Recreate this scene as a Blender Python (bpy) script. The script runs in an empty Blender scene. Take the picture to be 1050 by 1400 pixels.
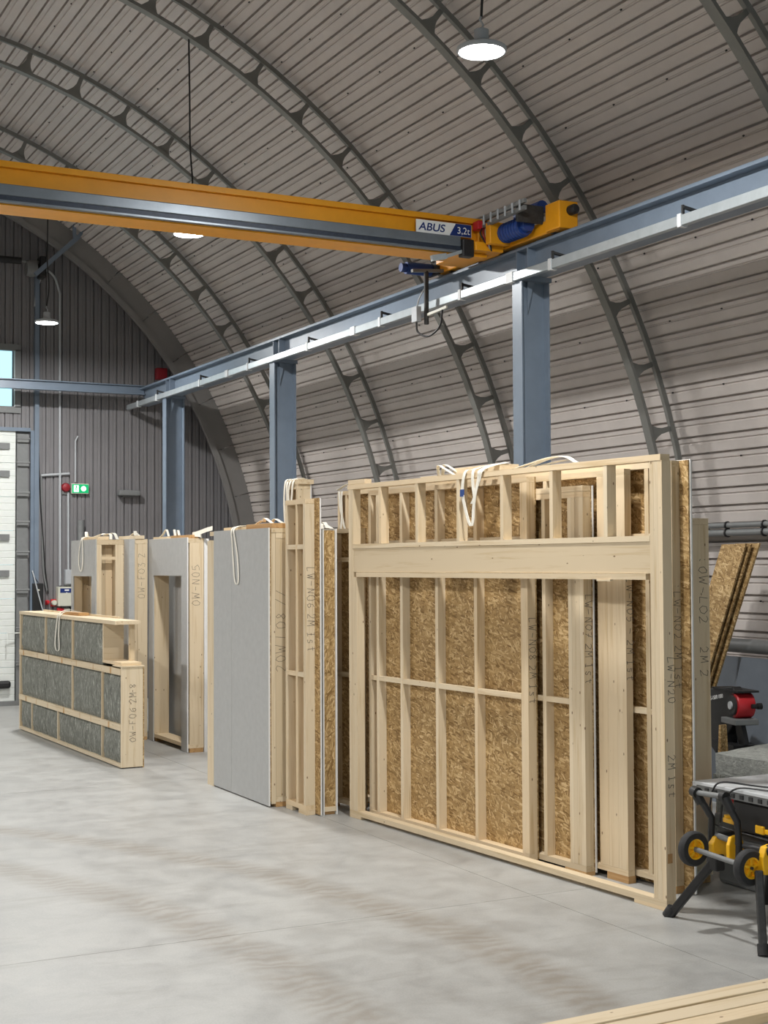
import bpy, bmesh, math, random
from mathutils import Vector, Matrix, noise

sc = bpy.context.scene
COL = sc.collection
random.seed(7)
PI = math.pi
R = math.radians

# ------------------------------------------------------------------ camera
F_PX, YAW, PITCH, ROLL, EYE = 1942.0, R(27.2), math.atan(71 / 1942.0), R(0.29), 2.2
fw = Vector((math.sin(YAW) * math.cos(PITCH), math.cos(YAW) * math.cos(PITCH), math.sin(PITCH)))
r0 = Vector((math.cos(YAW), -math.sin(YAW), 0))
u0 = r0.cross(fw)
rt = r0 * math.cos(ROLL) - u0 * math.sin(ROLL)
up = u0 * math.cos(ROLL) + r0 * math.sin(ROLL)
cam_d = bpy.data.cameras.new('camera')
cam_d.sensor_fit = 'VERTICAL'
cam_d.sensor_height = 36.0
cam_d.lens = 36.0 * F_PX / 1400.0
cam_d.clip_start = 0.05
cam = bpy.data.objects.new('camera', cam_d)
COL.objects.link(cam)
m = Matrix.Identity(4)
for i in range(3):
    m[i][0], m[i][1], m[i][2] = rt[i], up[i], -fw[i]
m[0][3], m[1][3], m[2][3] = 0, 0, EYE
cam.matrix_world = m
sc.camera = cam

# ------------------------------------------------------------------ world, exposure
SKY_STRENGTH = 1.6
LAMP_W = 205.0
world = bpy.data.worlds.new('daylight')
sc.world = world
world.use_nodes = True
bg = world.node_tree.nodes['Background']
bg.inputs['Color'].default_value = (0.50, 0.80, 0.92, 1)
bg.inputs['Strength'].default_value = SKY_STRENGTH
sc.view_settings.view_transform = 'Standard'
sc.view_settings.look = 'None'
sc.view_settings.exposure = 0.0
sc.view_settings.gamma = 1.0
sc.view_settings.use_curve_mapping = False
# sky light portal at the unseen doorway, an opening added behind the camera
DOOR_X0, DOOR_X1, DOOR_Z1, GABLE_NEAR = -1.2, 5.2, 4.4, -9.0
pl = bpy.data.lights.new('doorway_portal', 'AREA')
pl.shape = 'RECTANGLE'
pl.size, pl.size_y = DOOR_X1 - DOOR_X0, DOOR_Z1
pl.cycles.is_portal = True
po = bpy.data.objects.new('doorway_portal', pl)
COL.objects.link(po)
po.location = ((DOOR_X0 + DOOR_X1) / 2, GABLE_NEAR + 0.05, DOOR_Z1 / 2)
po.rotation_euler = (R(90), 0, 0)


# ------------------------------------------------------------------ materials
def srgb(r, g, b):
    def f(c):
        c /= 255.0
        return c / 12.92 if c <= 0.04045 else ((c + 0.055) / 1.055) ** 2.4
    return (f(r), f(g), f(b), 1.0)


class NT:
    """small helper around a node tree"""
    def __init__(s, name):
        s.mat = bpy.data.materials.new(name)
        s.mat.use_nodes = True
        s.t = s.mat.node_tree
        s.b = s.t.nodes['Principled BSDF']

    def n(s, kind, **kw):
        nd = s.t.nodes.new(kind)
        for k, v in kw.items():
            if k in nd.inputs:
                nd.inputs[k].default_value = v
            else:
                setattr(nd, k, v)
        return nd

    def l(s, a, b):
        s.t.links.new(a, b)

    def coords(s, scale=(1, 1, 1), rot=(0, 0, 0), rnd=0.0, kind='Object'):
        tc = s.n('ShaderNodeTexCoord')
        src = tc.outputs[kind]
        if rnd:
            oi = s.n('ShaderNodeObjectInfo')
            mu = s.n('ShaderNodeMath', operation='MULTIPLY')
            mu.inputs[1].default_value = rnd
            s.l(oi.outputs['Random'], mu.inputs[0])
            ad = s.n('ShaderNodeVectorMath', operation='ADD')
            s.l(src, ad.inputs[0])
            s.l(mu.outputs[0], ad.inputs[1])
            src = ad.outputs[0]
        mp = s.n('ShaderNodeMapping')
        mp.inputs['Scale'].default_value = scale
        mp.inputs['Rotation'].default_value = rot
        s.l(src, mp.inputs['Vector'])
        return mp.outputs[0]

    def noise(s, vec, scale, detail=4, rough=0.6, dist=0.0):
        nd = s.n('ShaderNodeTexNoise')
        nd.inputs['Scale'].default_value = scale
        nd.inputs['Detail'].default_value = detail
        nd.inputs['Roughness'].default_value = rough
        nd.inputs['Distortion'].default_value = dist
        s.l(vec, nd.inputs['Vector'])
        return nd.outputs['Fac']

    def ramp(s, fac, stops):
        nd = s.n('ShaderNodeValToRGB')
        e = nd.color_ramp.elements
        while len(e) < len(stops):
            e.new(0.5)
        for el, (p, c) in zip(e, stops):
            el.position = p
            el.color = c
        s.l(fac, nd.inputs[0])
        return nd.outputs[0]

    def mix(s, fac, a, b, mode='MIX'):
        nd = s.n('ShaderNodeMix', data_type='RGBA', blend_type=mode)
        for sock, v in ((nd.inputs[0], fac), (nd.inputs[6], a), (nd.inputs[7], b)):
            if hasattr(v, 'is_output'):
                s.l(v, sock)
            else:
                sock.default_value = v
        return nd.outputs[2]

    def bump(s, fac, strength, dist):
        nd = s.n('ShaderNodeBump')
        nd.inputs['Strength'].default_value = strength
        nd.inputs['Distance'].default_value = dist
        s.l(fac, nd.inputs['Height'])
        s.l(nd.outputs[0], s.b.inputs['Normal'])

    def base(s, v):
        if hasattr(v, 'is_output'):
            s.l(v, s.b.inputs['Base Color'])
        else:
            s.b.inputs['Base Color'].default_value = v


def plain(name, col, rough=0.5, metal=0.0, var=0.0, scale=6.0, spec=0.5):
    t = NT(name)
    t.b.inputs['Roughness'].default_value = rough
    t.b.inputs['Metallic'].default_value = metal
    t.b.inputs['Specular IOR Level'].default_value = spec
    if var:
        v = t.coords()
        f = t.noise(v, scale, 5, 0.65)
        lo = tuple(c * (1 - var) for c in col[:3]) + (1,)
        hi = tuple(min(1, c * (1 + var)) for c in col[:3]) + (1,)
        t.base(t.ramp(f, [(0.3, lo), (0.7, hi)]))
    else:
        t.base(col)
    return t.mat


def wood(name, axis, light=(224, 208, 180), mid=(210, 190, 156), dark=(186, 160, 122)):
    """spruce: grain runs along one local axis"""
    t = NT(name)
    sc_g = [26, 26, 26]
    sc_g[axis] = 1.1
    v = t.coords(tuple(sc_g), rnd=37.0)
    g = t.noise(v, 1.0, 4, 0.6, 0.5)
    c = t.ramp(g, [(0.28, srgb(*light)), (0.52, srgb(*light)), (0.66, srgb(*mid)), (0.85, srgb(*dark))])
    # slow colour drift per board
    oi = t.n('ShaderNodeObjectInfo')
    tint = t.ramp(oi.outputs['Random'], [(0.0, (0.86, 0.82, 0.76, 1)), (0.5, (1, 1, 1, 1)), (1.0, (1.0, 0.93, 0.84, 1))])
    c = t.mix(1.0, c, tint, 'MULTIPLY')
    # knots
    sk = [13, 13, 13]
    sk[axis] = 6.5
    v2 = t.coords(tuple(sk), rnd=91.0)
    vo = t.n('ShaderNodeTexVoronoi')
    vo.inputs['Scale'].default_value = 1.0
    t.l(v2, vo.inputs['Vector'])
    k = t.ramp(vo.outputs['Distance'], [(0.0, (1, 1, 1, 1)), (0.05, (0.85, 0.85, 0.85, 1)), (0.085, (0, 0, 0, 1))])
    c = t.mix(k, c, srgb(112, 84, 60))
    t.base(c)
    t.b.inputs['Roughness'].default_value = 0.62
    t.b.inputs['Specular IOR Level'].default_value = 0.25
    t.bump(g, 0.12, 0.004)
    return t.mat


def osb_mat(name, axis):
    """pressed flakes: layers of long cells laid in several directions (axis = normal of the sheet)"""
    t = NT(name)
    c = None
    cols = [(160, 130, 86), (194, 164, 116), (126, 96, 56), (214, 186, 140), (172, 140, 92)]
    for i, ang in enumerate((0.3, 1.35, 2.3, 2.95)):
        rot = [0, 0, 0]
        rot[axis] = ang
        s_ = [78, 78, 78]
        s_[(axis + 1) % 3] = 17
        tc = t.coords((1, 1, 1), tuple(rot), rnd=13.0 + i)
        mp = t.n('ShaderNodeMapping')
        mp.inputs['Scale'].default_value = tuple(s_)
        t.l(tc, mp.inputs['Vector'])
        vo = t.n('ShaderNodeTexVoronoi')
        vo.inputs['Scale'].default_value = 1.0
        t.l(mp.outputs[0], vo.inputs['Vector'])
        se = t.n('ShaderNodeSeparateColor')
        t.l(vo.outputs['Color'], se.inputs[0])
        col = t.ramp(se.outputs[0], [(0.0, srgb(*cols[2])), (0.3, srgb(*cols[0])), (0.6, srgb(*cols[4])), (0.82, srgb(*cols[1])), (1.0, srgb(*cols[3]))])
        if c is None:
            c = col
            hgt = se.outputs[0]
        else:
            msk = t.ramp(se.outputs[1], [(0.0, (0, 0, 0, 1)), (0.58, (0, 0, 0, 1)), (0.62, (1, 1, 1, 1)), (1, (1, 1, 1, 1))])
            c = t.mix(msk, c, col)
    t.base(c)
    t.b.inputs['Roughness'].default_value = 0.6
    t.b.inputs['Specular IOR Level'].default_value = 0.25
    t.bump(hgt, 0.25, 0.002)
    return t.mat


def concrete():
    t = NT('polished_concrete')
    v = t.coords()
    a = t.noise(v, 0.55, 8, 0.62, 0.6)
    b_ = t.noise(v, 3.2, 8, 0.7, 0.3)
    f_ = t.noise(v, 90, 3, 0.6)
    c = t.ramp(a, [(0.25, srgb(142, 142, 140)), (0.5, srgb(160, 160, 157)), (0.75, srgb(178, 178, 174))])
    c = t.mix(0.55, c, t.ramp(b_, [(0.3, srgb(126, 126, 125)), (0.55, srgb(166, 166, 163)), (0.8, srgb(186, 186, 182))]))
    c = t.mix(0.12, c, t.ramp(f_, [(0.3, srgb(130, 130, 130)), (0.7, srgb(215, 215, 212))]))
    # trowel stains streaked across
    v3 = t.coords((0.7, 3.2, 1), (0, 0, R(20)))
    st = t.noise(v3, 1.2, 7, 0.65, 1.2)
    c = t.mix(t.ramp(st, [(0.55, (0, 0, 0, 1)), (0.75, (0.55, 0.55, 0.55, 1))]), c, srgb(134, 131, 126))
    # two pairs of brown tyre tracks curving over the slab
    tc = t.n('ShaderNodeTexCoord')
    sp = t.n('ShaderNodeSeparateXYZ')
    t.l(tc.outputs['Object'], sp.inputs[0])

    def math_(op, a_, b2=None):
        nd = t.n('ShaderNodeMath', operation=op)
        for sock, val in ((nd.inputs[0], a_), (nd.inputs[1], b2)):
            if val is None:
                continue
            if hasattr(val, 'is_output'):
                t.l(val, sock)
            else:
                sock.default_value = val
        return nd.outputs[0]
    wob = math_('MULTIPLY', t.noise(v, 0.9, 4, 0.6), 0.25)
    ysh = math_('SUBTRACT', sp.outputs[1], 7.0)
    curve = math_('ADD', sp.outputs[0], math_('MULTIPLY', math_('MULTIPLY', ysh, ysh), 0.065))
    for off, wd in ((4.28, 0.24), (3.08, 0.26)):
        d = math_('ABSOLUTE', math_('SUBTRACT', math_('ADD', curve, wob), off + 0.125))
        msk = t.ramp(d, [(wd * 0.3, (0.5, 0.5, 0.5, 1)), (wd, (0, 0, 0, 1))])
        wv = t.n('ShaderNodeTexWave')
        wv.inputs['Scale'].default_value = 2.6
        wv.inputs['Distortion'].default_value = 14
        wv.inputs['Detail'].default_value = 3
        wv.bands_direction = 'Y'
        t.l(v, wv.inputs['Vector'])
        msk2 = t.mix(0.55, msk, t.mix(1.0, msk, wv.outputs['Color'], 'MULTIPLY'))
        c = t.mix(msk2, c, srgb(124, 113, 98))
    t.base(c)
    rg = t.ramp(b_, [(0.3, (0.34, 0.34, 0.34, 1)), (0.8, (0.55, 0.55, 0.55, 1))])
    t.l(rg, t.b.inputs['Roughness'])
    t.b.inputs['Specular IOR Level'].default_value = 0.4
    t.bump(f_, 0.04, 0.002)
    return t.mat


def wool_mat(name, c0, c1, c2, sc_=(9, 9, 3)):
    t = NT(name)
    v = t.coords(sc_, rnd=17.0)
    a = t.noise(v, 1.1, 9, 0.75, 1.8)
    b_ = t.noise(v, 4.0, 6, 0.75, 1.0)
    c = t.ramp(a, [(0.36, srgb(*c0)), (0.48, srgb(*c1)), (0.56, srgb(*c1)), (0.66, srgb(*c2))])
    c = t.mix(0.5, c, t.ramp(b_, [(0.36, srgb(*c0)), (0.54, srgb(*c1)), (0.68, srgb(*c2))]))
    t.base(c)
    t.b.inputs['Roughness'].default_value = 0.95
    t.bump(a, 0.7, 0.03)
    return t.mat


WV = wood('spruce_upright', 2)
WU = wood('spruce_lengthwise', 1)
WX = wood('spruce_crosswise', 0)
WBEAM = wood('spruce_glulam', 1, (218, 202, 174), (204, 184, 150), (182, 156, 118))
WRED = wood('pine_block', 1, (198, 160, 112), (180, 138, 92), (150, 108, 66))
OSBX = osb_mat('oriented_strand_board', 0)
OSBY = osb_mat('oriented_strand_board_end', 1)
GYP = plain('grey_gypsum_paper', srgb(182, 183, 182), 0.75, 0, 0.05, 14, 0.2)
GYPW = plain('white_gypsum_core', srgb(232, 232, 230), 0.8, 0, 0.03, 20, 0.2)
CONC = concrete()
CLAD = plain('grey_brown_coated_sheet', srgb(200, 192, 187), 0.45, 0.0, 0.08, 1.5)
CLADG = plain('taupe_coated_sheet', srgb(124, 122, 124), 0.5, 0.0, 0.08, 1.5)
SMOOTH = plain('grey_flashing', srgb(132, 130, 128), 0.5, 0.05, 0.06, 2)
RIBM = plain('dull_grey_rib_paint', srgb(126, 126, 122), 0.5, 0.25, 0.08, 5)
STEEL = plain('blue_grey_steel_paint', srgb(116, 129, 144), 0.36, 0.05, 0.07, 4)
GALV = plain('galvanised_steel', srgb(176, 184, 188), 0.35, 0.45, 0.08, 9)
ALU = plain('brushed_aluminium', srgb(202, 205, 207), 0.4, 0.0, 0.05, 20)
YELL = plain('crane_yellow_paint', srgb(232, 158, 24), 0.42, 0, 0.06, 6)
YELP = plain('yellow_plastic', srgb(244, 186, 30), 0.4, 0, 0.05, 30)
TRACK = plain('cable_track_zinc', srgb(122, 130, 138), 0.35, 0.55, 0.12, 5)
DARKZ = plain('dark_track_slot', srgb(48, 56, 70), 0.45, 0.3, 0.2, 30)
BLACK = plain('black_plastic', srgb(30, 30, 31), 0.5, 0, 0.15, 20)
RUBBER = plain('black_rubber', srgb(44, 44, 45), 0.75, 0, 0.25, 30)
BLUEM = plain('blue_motor_paint', srgb(32, 62, 128), 0.4, 0, 0.08, 10)
RED = plain('red_plastic', srgb(196, 40, 48), 0.4, 0, 0.06, 12)
DRED = plain('dark_red_steel', srgb(140, 30, 40), 0.5, 0, 0.1, 8)
WHITE = plain('white_coated_panel', srgb(226, 230, 226), 0.45, 0, 0.03, 10)
OFFW = plain('off_white_enclosure', srgb(206, 206, 192), 0.45, 0, 0.03, 10)
GREYP = plain('grey_plastic', srgb(120, 122, 122), 0.5, 0, 0.08, 10)
LGREY = plain('light_grey_plastic', srgb(176, 180, 184), 0.5, 0, 0.05, 10)
BLUEG = plain('blue_grey_sheet', srgb(128, 136, 146), 0.55, 0, 0.06, 5)
STRAP = plain('white_webbing', srgb(236, 232, 220), 0.8, 0, 0.06, 60, 0.2)
INK = plain('pencil_marking', srgb(96, 88, 82), 0.8)
NAVY = plain('navy_print', srgb(18, 46, 112), 0.5)
SIGNW = plain('white_print', srgb(238, 238, 236), 0.5)
BLUET = plain('blue_thread_tag', srgb(40, 70, 130), 0.7)
WOOL = wool_mat('mineral_wool', (78, 80, 74), (134, 136, 128), (226, 228, 218))
WOOLT = wool_mat('stone_wool_slab', (120, 122, 118), (168, 170, 164), (206, 206, 200), (5, 5, 9))
DIRT = plain('dusty_black_steel', srgb(58, 58, 58), 0.6, 0.2, 0.3, 25)


def emit(name, col, strength):
    t = NT(name)
    t.b.inputs['Base Color'].default_value = col
    t.b.inputs['Emission Color'].default_value = col
    t.b.inputs['Emission Strength'].default_value = strength
    return t.mat


LENS = emit('lit_led_lens', (0.97, 1.0, 0.98, 1), 25.0)
GREENL = emit('lit_green_sign', srgb(0, 150, 90), 0.9)
WHITEL = emit('lit_white_pictogram', srgb(230, 255, 240), 1.1)
gm = NT('window_glass')
gm.b.inputs['Base Color'].default_value = (0.86, 0.97, 0.97, 1)
gm.b.inputs['Roughness'].default_value = 0.02
gm.b.inputs['Transmission Weight'].default_value = 1.0
gm.b.inputs['IOR'].default_value = 1.05
GLASS = gm.mat


# ------------------------------------------------------------------ geometry helpers
class MB:
    """collects shapes, then links them as one mesh object"""
    def __init__(s):
        s.v, s.f = [], []

    def box(s, x0, x1, y0, y1, z0, z1):
        b = len(s.v)
        s.v += [(x, y, z) for z in (z0, z1) for y in (y0, y1) for x in (x0, x1)]
        s.f += [tuple(b + i for i in q) for q in
                ((0, 2, 3, 1), (4, 5, 7, 6), (0, 1, 5, 4), (2, 6, 7, 3), (0, 4, 6, 2), (1, 3, 7, 5))]
        return s

    def hexa(s, pts):
        """8 corners: bottom 4 round, top 4 round"""
        b = len(s.v)
        s.v += [tuple(p) for p in pts]
        s.f += [tuple(b + i for i in q) for q in
                ((3, 2, 1, 0), (4, 5, 6, 7), (0, 1, 5, 4), (1, 2, 6, 5), (2, 3, 7, 6), (3, 0, 4, 7))]
        return s

    def bar(s, p, q, w, h, upv=(0, 0, 1)):
        p, q = Vector(p), Vector(q)
        d = (q - p).normalized()
        sd = d.cross(Vector(upv))
        if sd.length < 1e-4:
            sd = d.cross(Vector((1, 0, 0)))
        sd.normalize()
        u = sd.cross(d)
        a, c = sd * w / 2, u * h / 2
        return s.hexa([p - a - c, p + a - c, q + a - c, q - a - c, p - a + c, p + a + c, q + a + c, q - a + c])

    def tube(s, pts, r, n=10, cap=True):
        pts = [Vector(p) for p in pts]
        rs = r if isinstance(r, (list, tuple)) else [r] * len(pts)
        t0 = (pts[1] - pts[0]).normalized()
        nrm = t0.cross(Vector((0, 0, 1)))
        if nrm.length < 1e-3:
            nrm = Vector((1, 0, 0))
        nrm.normalize()
        b = len(s.v)
        for i, p in enumerate(pts):
            if i == 0:
                t = t0
            elif i == len(pts) - 1:
                t = (pts[i] - pts[i - 1]).normalized()
            else:
                t = ((pts[i + 1] - p).normalized() + (p - pts[i - 1]).normalized())
                t = t.normalized() if t.length > 1e-6 else (pts[i + 1] - p).normalized()
            nrm = (nrm - t * nrm.dot(t)).normalized()
            bn = t.cross(nrm)
            for k in range(n):
                a = 2 * PI * k / n
                s.v.append(tuple(p + (nrm * math.cos(a) + bn * math.sin(a)) * rs[i]))
        for i in range(len(pts) - 1):
            for k in range(n):
                k2 = (k + 1) % n
                s.f.append((b + i * n + k, b + i * n + k2, b + (i + 1) * n + k2, b + (i + 1) * n + k))
        if cap:
            s.f.append(tuple(b + k for k in reversed(range(n))))
            e = b + (len(pts) - 1) * n
            s.f.append(tuple(e + k for k in range(n)))
        return s

    def lathe(s, prof, c=(0, 0, 0), axis='z', n=24, cap=True):
        """prof: (radius, height) pairs"""
        b = len(s.v)
        for r, h in prof:
            for k in range(n):
                a = 2 * PI * k / n
                x, y = r * math.cos(a), r * math.sin(a)
                p = {'z': (x, y, h), 'y': (x, h, -y), 'x': (h, x, y)}[axis]
                s.v.append((p[0] + c[0], p[1] + c[1], p[2] + c[2]))
        for i in range(len(prof) - 1):
            for k in range(n):
                k2 = (k + 1) % n
                s.f.append((b + i * n + k, b + i * n + k2, b + (i + 1) * n + k2, b + (i + 1) * n + k))
        if cap:
            s.f.append(tuple(b + k for k in reversed(range(n))))
            e = b + (len(prof) - 1) * n
            s.f.append(tuple(e + k for k in range(n)))
        return s

    def prism(s, poly, thick, o=(0, 0, 0), ex=(1, 0, 0), ey=(0, 0, 1), ez=(0, 1, 0)):
        """flat polygon in (ex, ey) extruded along ez"""
        o, ex, ey, ez = Vector(o), Vector(ex), Vector(ey), Vector(ez)
        b, n = len(s.v), len(poly)
        for dz in (0, thick):
            for x, y in poly:
                s.v.append(tuple(o + ex * x + ey * y + ez * dz))
        s.f.append(tuple(b + k for k in reversed(range(n))))
        s.f.append(tuple(b + n + k for k in range(n)))
        for k in range(n):
            k2 = (k + 1) % n
            s.f.append((b + k, b + k2, b + n + k2, b + n + k))
        return s

    def strip(s, pts, w, th, side):
        """webbing: a flat ribbon of some thickness along points"""
        pts = [Vector(p) for p in pts]
        sd = Vector(side).normalized()
        b = len(s.v)
        for i, p in enumerate(pts):
            a = pts[max(0, i - 1)]
            c = pts[min(len(pts) - 1, i + 1)]
            t = (c - a).normalized()
            nn = t.cross(sd)
            nn = nn.normalized() if nn.length > 1e-5 else Vector((1, 0, 0))
            for su, sn in ((-1, -1), (1, -1), (1, 1), (-1, 1)):
                s.v.append(tuple(p + sd * su * w / 2 + nn * sn * th / 2))
        for i in range(len(pts) - 1):
            for k in range(4):
                k2 = (k + 1) % 4
                s.f.append((b + i * 4 + k, b + i * 4 + k2, b + (i + 1) * 4 + k2, b + (i + 1) * 4 + k))
        s.f.append((b, b + 3, b + 2, b + 1))
        e = b + (len(pts) - 1) * 4
        s.f.append((e, e + 1, e + 2, e + 3))
        return s

    def mesh(s, name, mat, smooth=False):
        me = bpy.data.meshes.new(name)
        me.from_pydata(s.v, [], s.f)
        me.validate()
        bm = bmesh.new()
        bm.from_mesh(me)
        bmesh.ops.recalc_face_normals(bm, faces=bm.faces)
        bm.to_mesh(me)
        bm.free()
        me.materials.append(mat)
        if smooth:
            for p in me.polygons:
                p.use_smooth = True
            try:
                me.set_sharp_from_angle(angle=R(40))
            except Exception:
                pass
        return me

    def obj(s, name, mat, parent=None, smooth=False, bevel=0.0):
        o = bpy.data.objects.new(name, s.mesh(name, mat, smooth))
        COL.objects.link(o)
        o.parent = parent
        if bevel:
            bv = o.modifiers.new('edge', 'BEVEL')
            bv.width = bevel
            bv.segments = 2
            bv.limit_method = 'ANGLE'
        return o


def bx(name, mat, parent, x0, x1, y0, y1, z0, z1, bevel=0.0):
    return MB().box(x0, x1, y0, y1, z0, z1).obj(name, mat, parent, bevel=bevel)


def link(name, me, parent=None, loc=(0, 0, 0), rot=(0, 0, 0)):
    o = bpy.data.objects.new(name, me)
    COL.objects.link(o)
    o.parent = parent
    o.location = loc
    o.rotation_euler = rot
    return o


def tag(o, label, cat, group=None):
    o['label'] = label
    o['category'] = cat
    if group:
        o['group'] = group
    return o


def thing(name, label, cat, loc=(0, 0, 0), rz=0.0, group=None):
    o = bpy.data.objects.new(name, None)
    o.empty_display_size = 0.1
    COL.objects.link(o)
    o.location = loc
    o.rotation_euler = (0, 0, rz)
    return tag(o, label, cat, group)


def struct(o):
    o['kind'] = 'structure'
    return o


def bez(pts, n=8):
    """Catmull-Rom through points"""
    P = [Vector(p) for p in pts]
    P = [P[0] * 2 - P[1]] + P + [P[-1] * 2 - P[-2]]
    out = []
    for i in range(1, len(P) - 2):
        a, b, c, d = P[i - 1], P[i], P[i + 1], P[i + 2]
        for k in range(n):
            t = k / n
            out.append(0.5 * ((2 * b) + (c - a) * t + (2 * a - 5 * b + 4 * c - d) * t * t + (3 * b - a - 3 * c + d) * t ** 3))
    out.append(P[-2])
    return out


# hand lettering: strokes in a 1 x 1.5 cell
GL = {
    '0': [[(.5, 1.5), (.1, 1.2), (.05, .5), (.4, 0), (.8, .2), (.95, .9), (.75, 1.4), (.5, 1.5)]],
    '1': [[(.2, 1.2), (.5, 1.5), (.5, 0)], [(.2, 0), (.8, 0)]],
    '2': [[(.1, 1.2), (.4, 1.5), (.85, 1.25), (.7, .7), (.1, 0), (.95, .05)]],
    '3': [[(.1, 1.4), (.8, 1.4), (.4, .85), (.9, .6), (.7, .05), (.1, .1)]],
    '5': [[(.9, 1.5), (.2, 1.45), (.15, .85), (.7, .9), (.9, .4), (.5, 0), (.1, .15)]],
    '6': [[(.8, 1.45), (.3, 1.0), (.1, .4), (.4, 0), (.85, .2), (.8, .7), (.3, .65)]],
    '7': [[(.1, 1.4), (.95, 1.5), (.4, 0)], [(.3, .75), (.8, .8)]],
    '8': [[(.5, .8), (.15, 1.15), (.5, 1.5), (.85, 1.15), (.5, .8), (.1, .35), (.5, 0), (.9, .35), (.5, .8)]],
    'L': [[(.2, 1.5), (.15, 0), (.9, .05)]],
    'W': [[(0, 1.5), (.25, 0), (.5, 1.0), (.75, 0), (1, 1.5)]],
    'N': [[(.1, 0), (.15, 1.5), (.85, 0), (.9, 1.5)]],
    'M': [[(.05, 0), (.15, 1.5), (.5, .5), (.85, 1.5), (.95, 0)]],
    'O': [[(.5, 1.5), (.05, .9), (.2, .15), (.6, 0), (.95, .6), (.8, 1.3), (.5, 1.5)]],
    'F': [[(.15, 0), (.15, 1.5), (.9, 1.45)], [(.15, .8), (.7, .8)]],
    's': [[(.8, .95), (.3, 1.0), (.2, .7), (.75, .4), (.6, 0), (.1, .1)]],
    't': [[(.45, 1.4), (.45, .1), (.8, .05)], [(.1, .95), (.85, .95)]],
    '-': [[(.1, .75), (.9, .72)]],
    ':': [[(.4, 1.05), (.5, .95)], [(.4, .35), (.5, .25)]],
    '/': [[(.1, 0), (.8, 1.5)]],
    ' ': [],
}


def write(text, o, d, u, size, parent, normal, seed=1):
    """thin pencilled strokes lying on a face; d = reading direction, u = up of the letters"""
    rnd = random.Random(seed)
    o, d, u, nn = Vector(o), Vector(d), Vector(u), Vector(normal).normalized()
    mb = MB()
    adv = 0.0
    for ch in text:
        for st in GL[ch]:
            pp = [o + d * (adv + (x + rnd.uniform(-.09, .09)) * size * .75) + u * ((y + rnd.uniform(-.11, .11)) * size * .75) + nn * 0.0008 for x, y in st]
            for a, b in zip(pp, pp[1:]):
                mb.bar(a, b, 0.0034, 0.0014, nn)
        adv += size * (0.5 if ch == ' ' else 0.98)
    return mb.obj('handwriting', INK, parent)


# ------------------------------------------------------------------ the hall
AX, AZ = 2.0, 1.55           # centre line and centre height of the round arch
RI, RO, RS = 6.77, 7.05, 7.14
Y_FAR = 22.75
RIBS = [5.12, 8.05, 10.98, 13.91, 16.84, 19.77]
A_LO, A_HI = -12.4, 192.4


def arc_ring(r_in, r_out, y0, y1, a0, a1, step):
    mb = MB()
    n = max(1, int(round((a1 - a0) / step)))
    ring = []
    for i in range(n + 1):
        a = R(a0 + (a1 - a0) * i / n)
        cs, sn = math.cos(a), math.sin(a)
        b = len(mb.v)
        for r, y in ((r_in, y0), (r_in, y1), (r_out, y1), (r_out, y0)):
            mb.v.append((AX + r * cs, y, AZ + r * sn))
        ring.append(b)
    for b, c in zip(ring, ring[1:]):
        for k in range(4):
            k2 = (k + 1) % 4
            mb.f.append((b + k, b + k2, c + k2, c + k))
    mb.f.append(tuple(ring[0] + k for k in range(4)))
    mb.f.append(tuple(ring[-1] + 3 - k for k in range(4)))
    return mb


# floor: slabs divided by sawn joints
floor = struct(bx('floor', CONC, None, -6.2, 10.2, GABLE_NEAR, Y_FAR + 0.3, -0.3, -0.03))
xs = [-6.2, -0.6, 5.21, 10.2]
ys = [GABLE_NEAR, -3.9, 2.05, 8.0, 13.95, 19.9, Y_FAR + 0.3]
for i in range(3):
    for j in range(6):
        bx('concrete_slab', CONC, floor, xs[i] + .002, xs[i + 1] - .002, ys[j] + .002, ys[j + 1] - .002, -0.029, 0.0)

# arched roof: one shell and the profiled sheets below it
ceiling = struct(arc_ring(RS + 0.05, RS + 0.16, GABLE_NEAR, Y_FAR + 0.3, A_LO, A_HI, 3.0).obj('ceiling', CLAD, None))
PITCH_A = 1.37  # degrees: about 0.17 m
w = RS * R(PITCH_A)
prof = [(-w / 2, 0.046), (-w / 2 + .021, 0.046), (-w / 2 + .019, 0.0), (w * .12, 0.0), (w * .16, 0.014), (w * .22, 0.014), (w * .26, 0.0),
        (w / 2 - .008, 0.0), (w / 2, 0.046), (w / 2, 0.05), (-w / 2, 0.05)]
mb = MB()
mb.prism([(RS + d, t) for t, d in prof], Y_FAR - GABLE_NEAR, o=(0, GABLE_NEAR, 0))
sheet_me = mb.mesh('cladding_sheet', CLAD)
n_sheet = int((A_HI - A_LO) / PITCH_A)
for i in range(n_sheet):
    a = A_LO + (i + .5) * PITCH_A
    link('cladding_sheet', sheet_me, ceiling, (AX, 0, AZ), (0, -R(a), 0))
# screws holding the sheets
mb = MB()
rs = random.Random(3)
for i in range(6, 105, 4):
    a = R(A_LO + (i + .5) * PITCH_A)
    er = Vector((math.cos(a), 0, math.sin(a)))
    et = Vector((-math.sin(a), 0, math.cos(a)))
    yy = 4.0 + rs.random() * .5
    while yy < Y_FAR:
        c = Vector((AX, yy, AZ)) + er * (RS - .004) + et * 0.04
        mb.bar(c - er * .006, c + er * .006, .014, .014, (0, 1, 0))
        yy += .733
so = mb.obj('sheet_screw', BLACK, ceiling)
so['kind'] = 'stuff'

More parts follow.
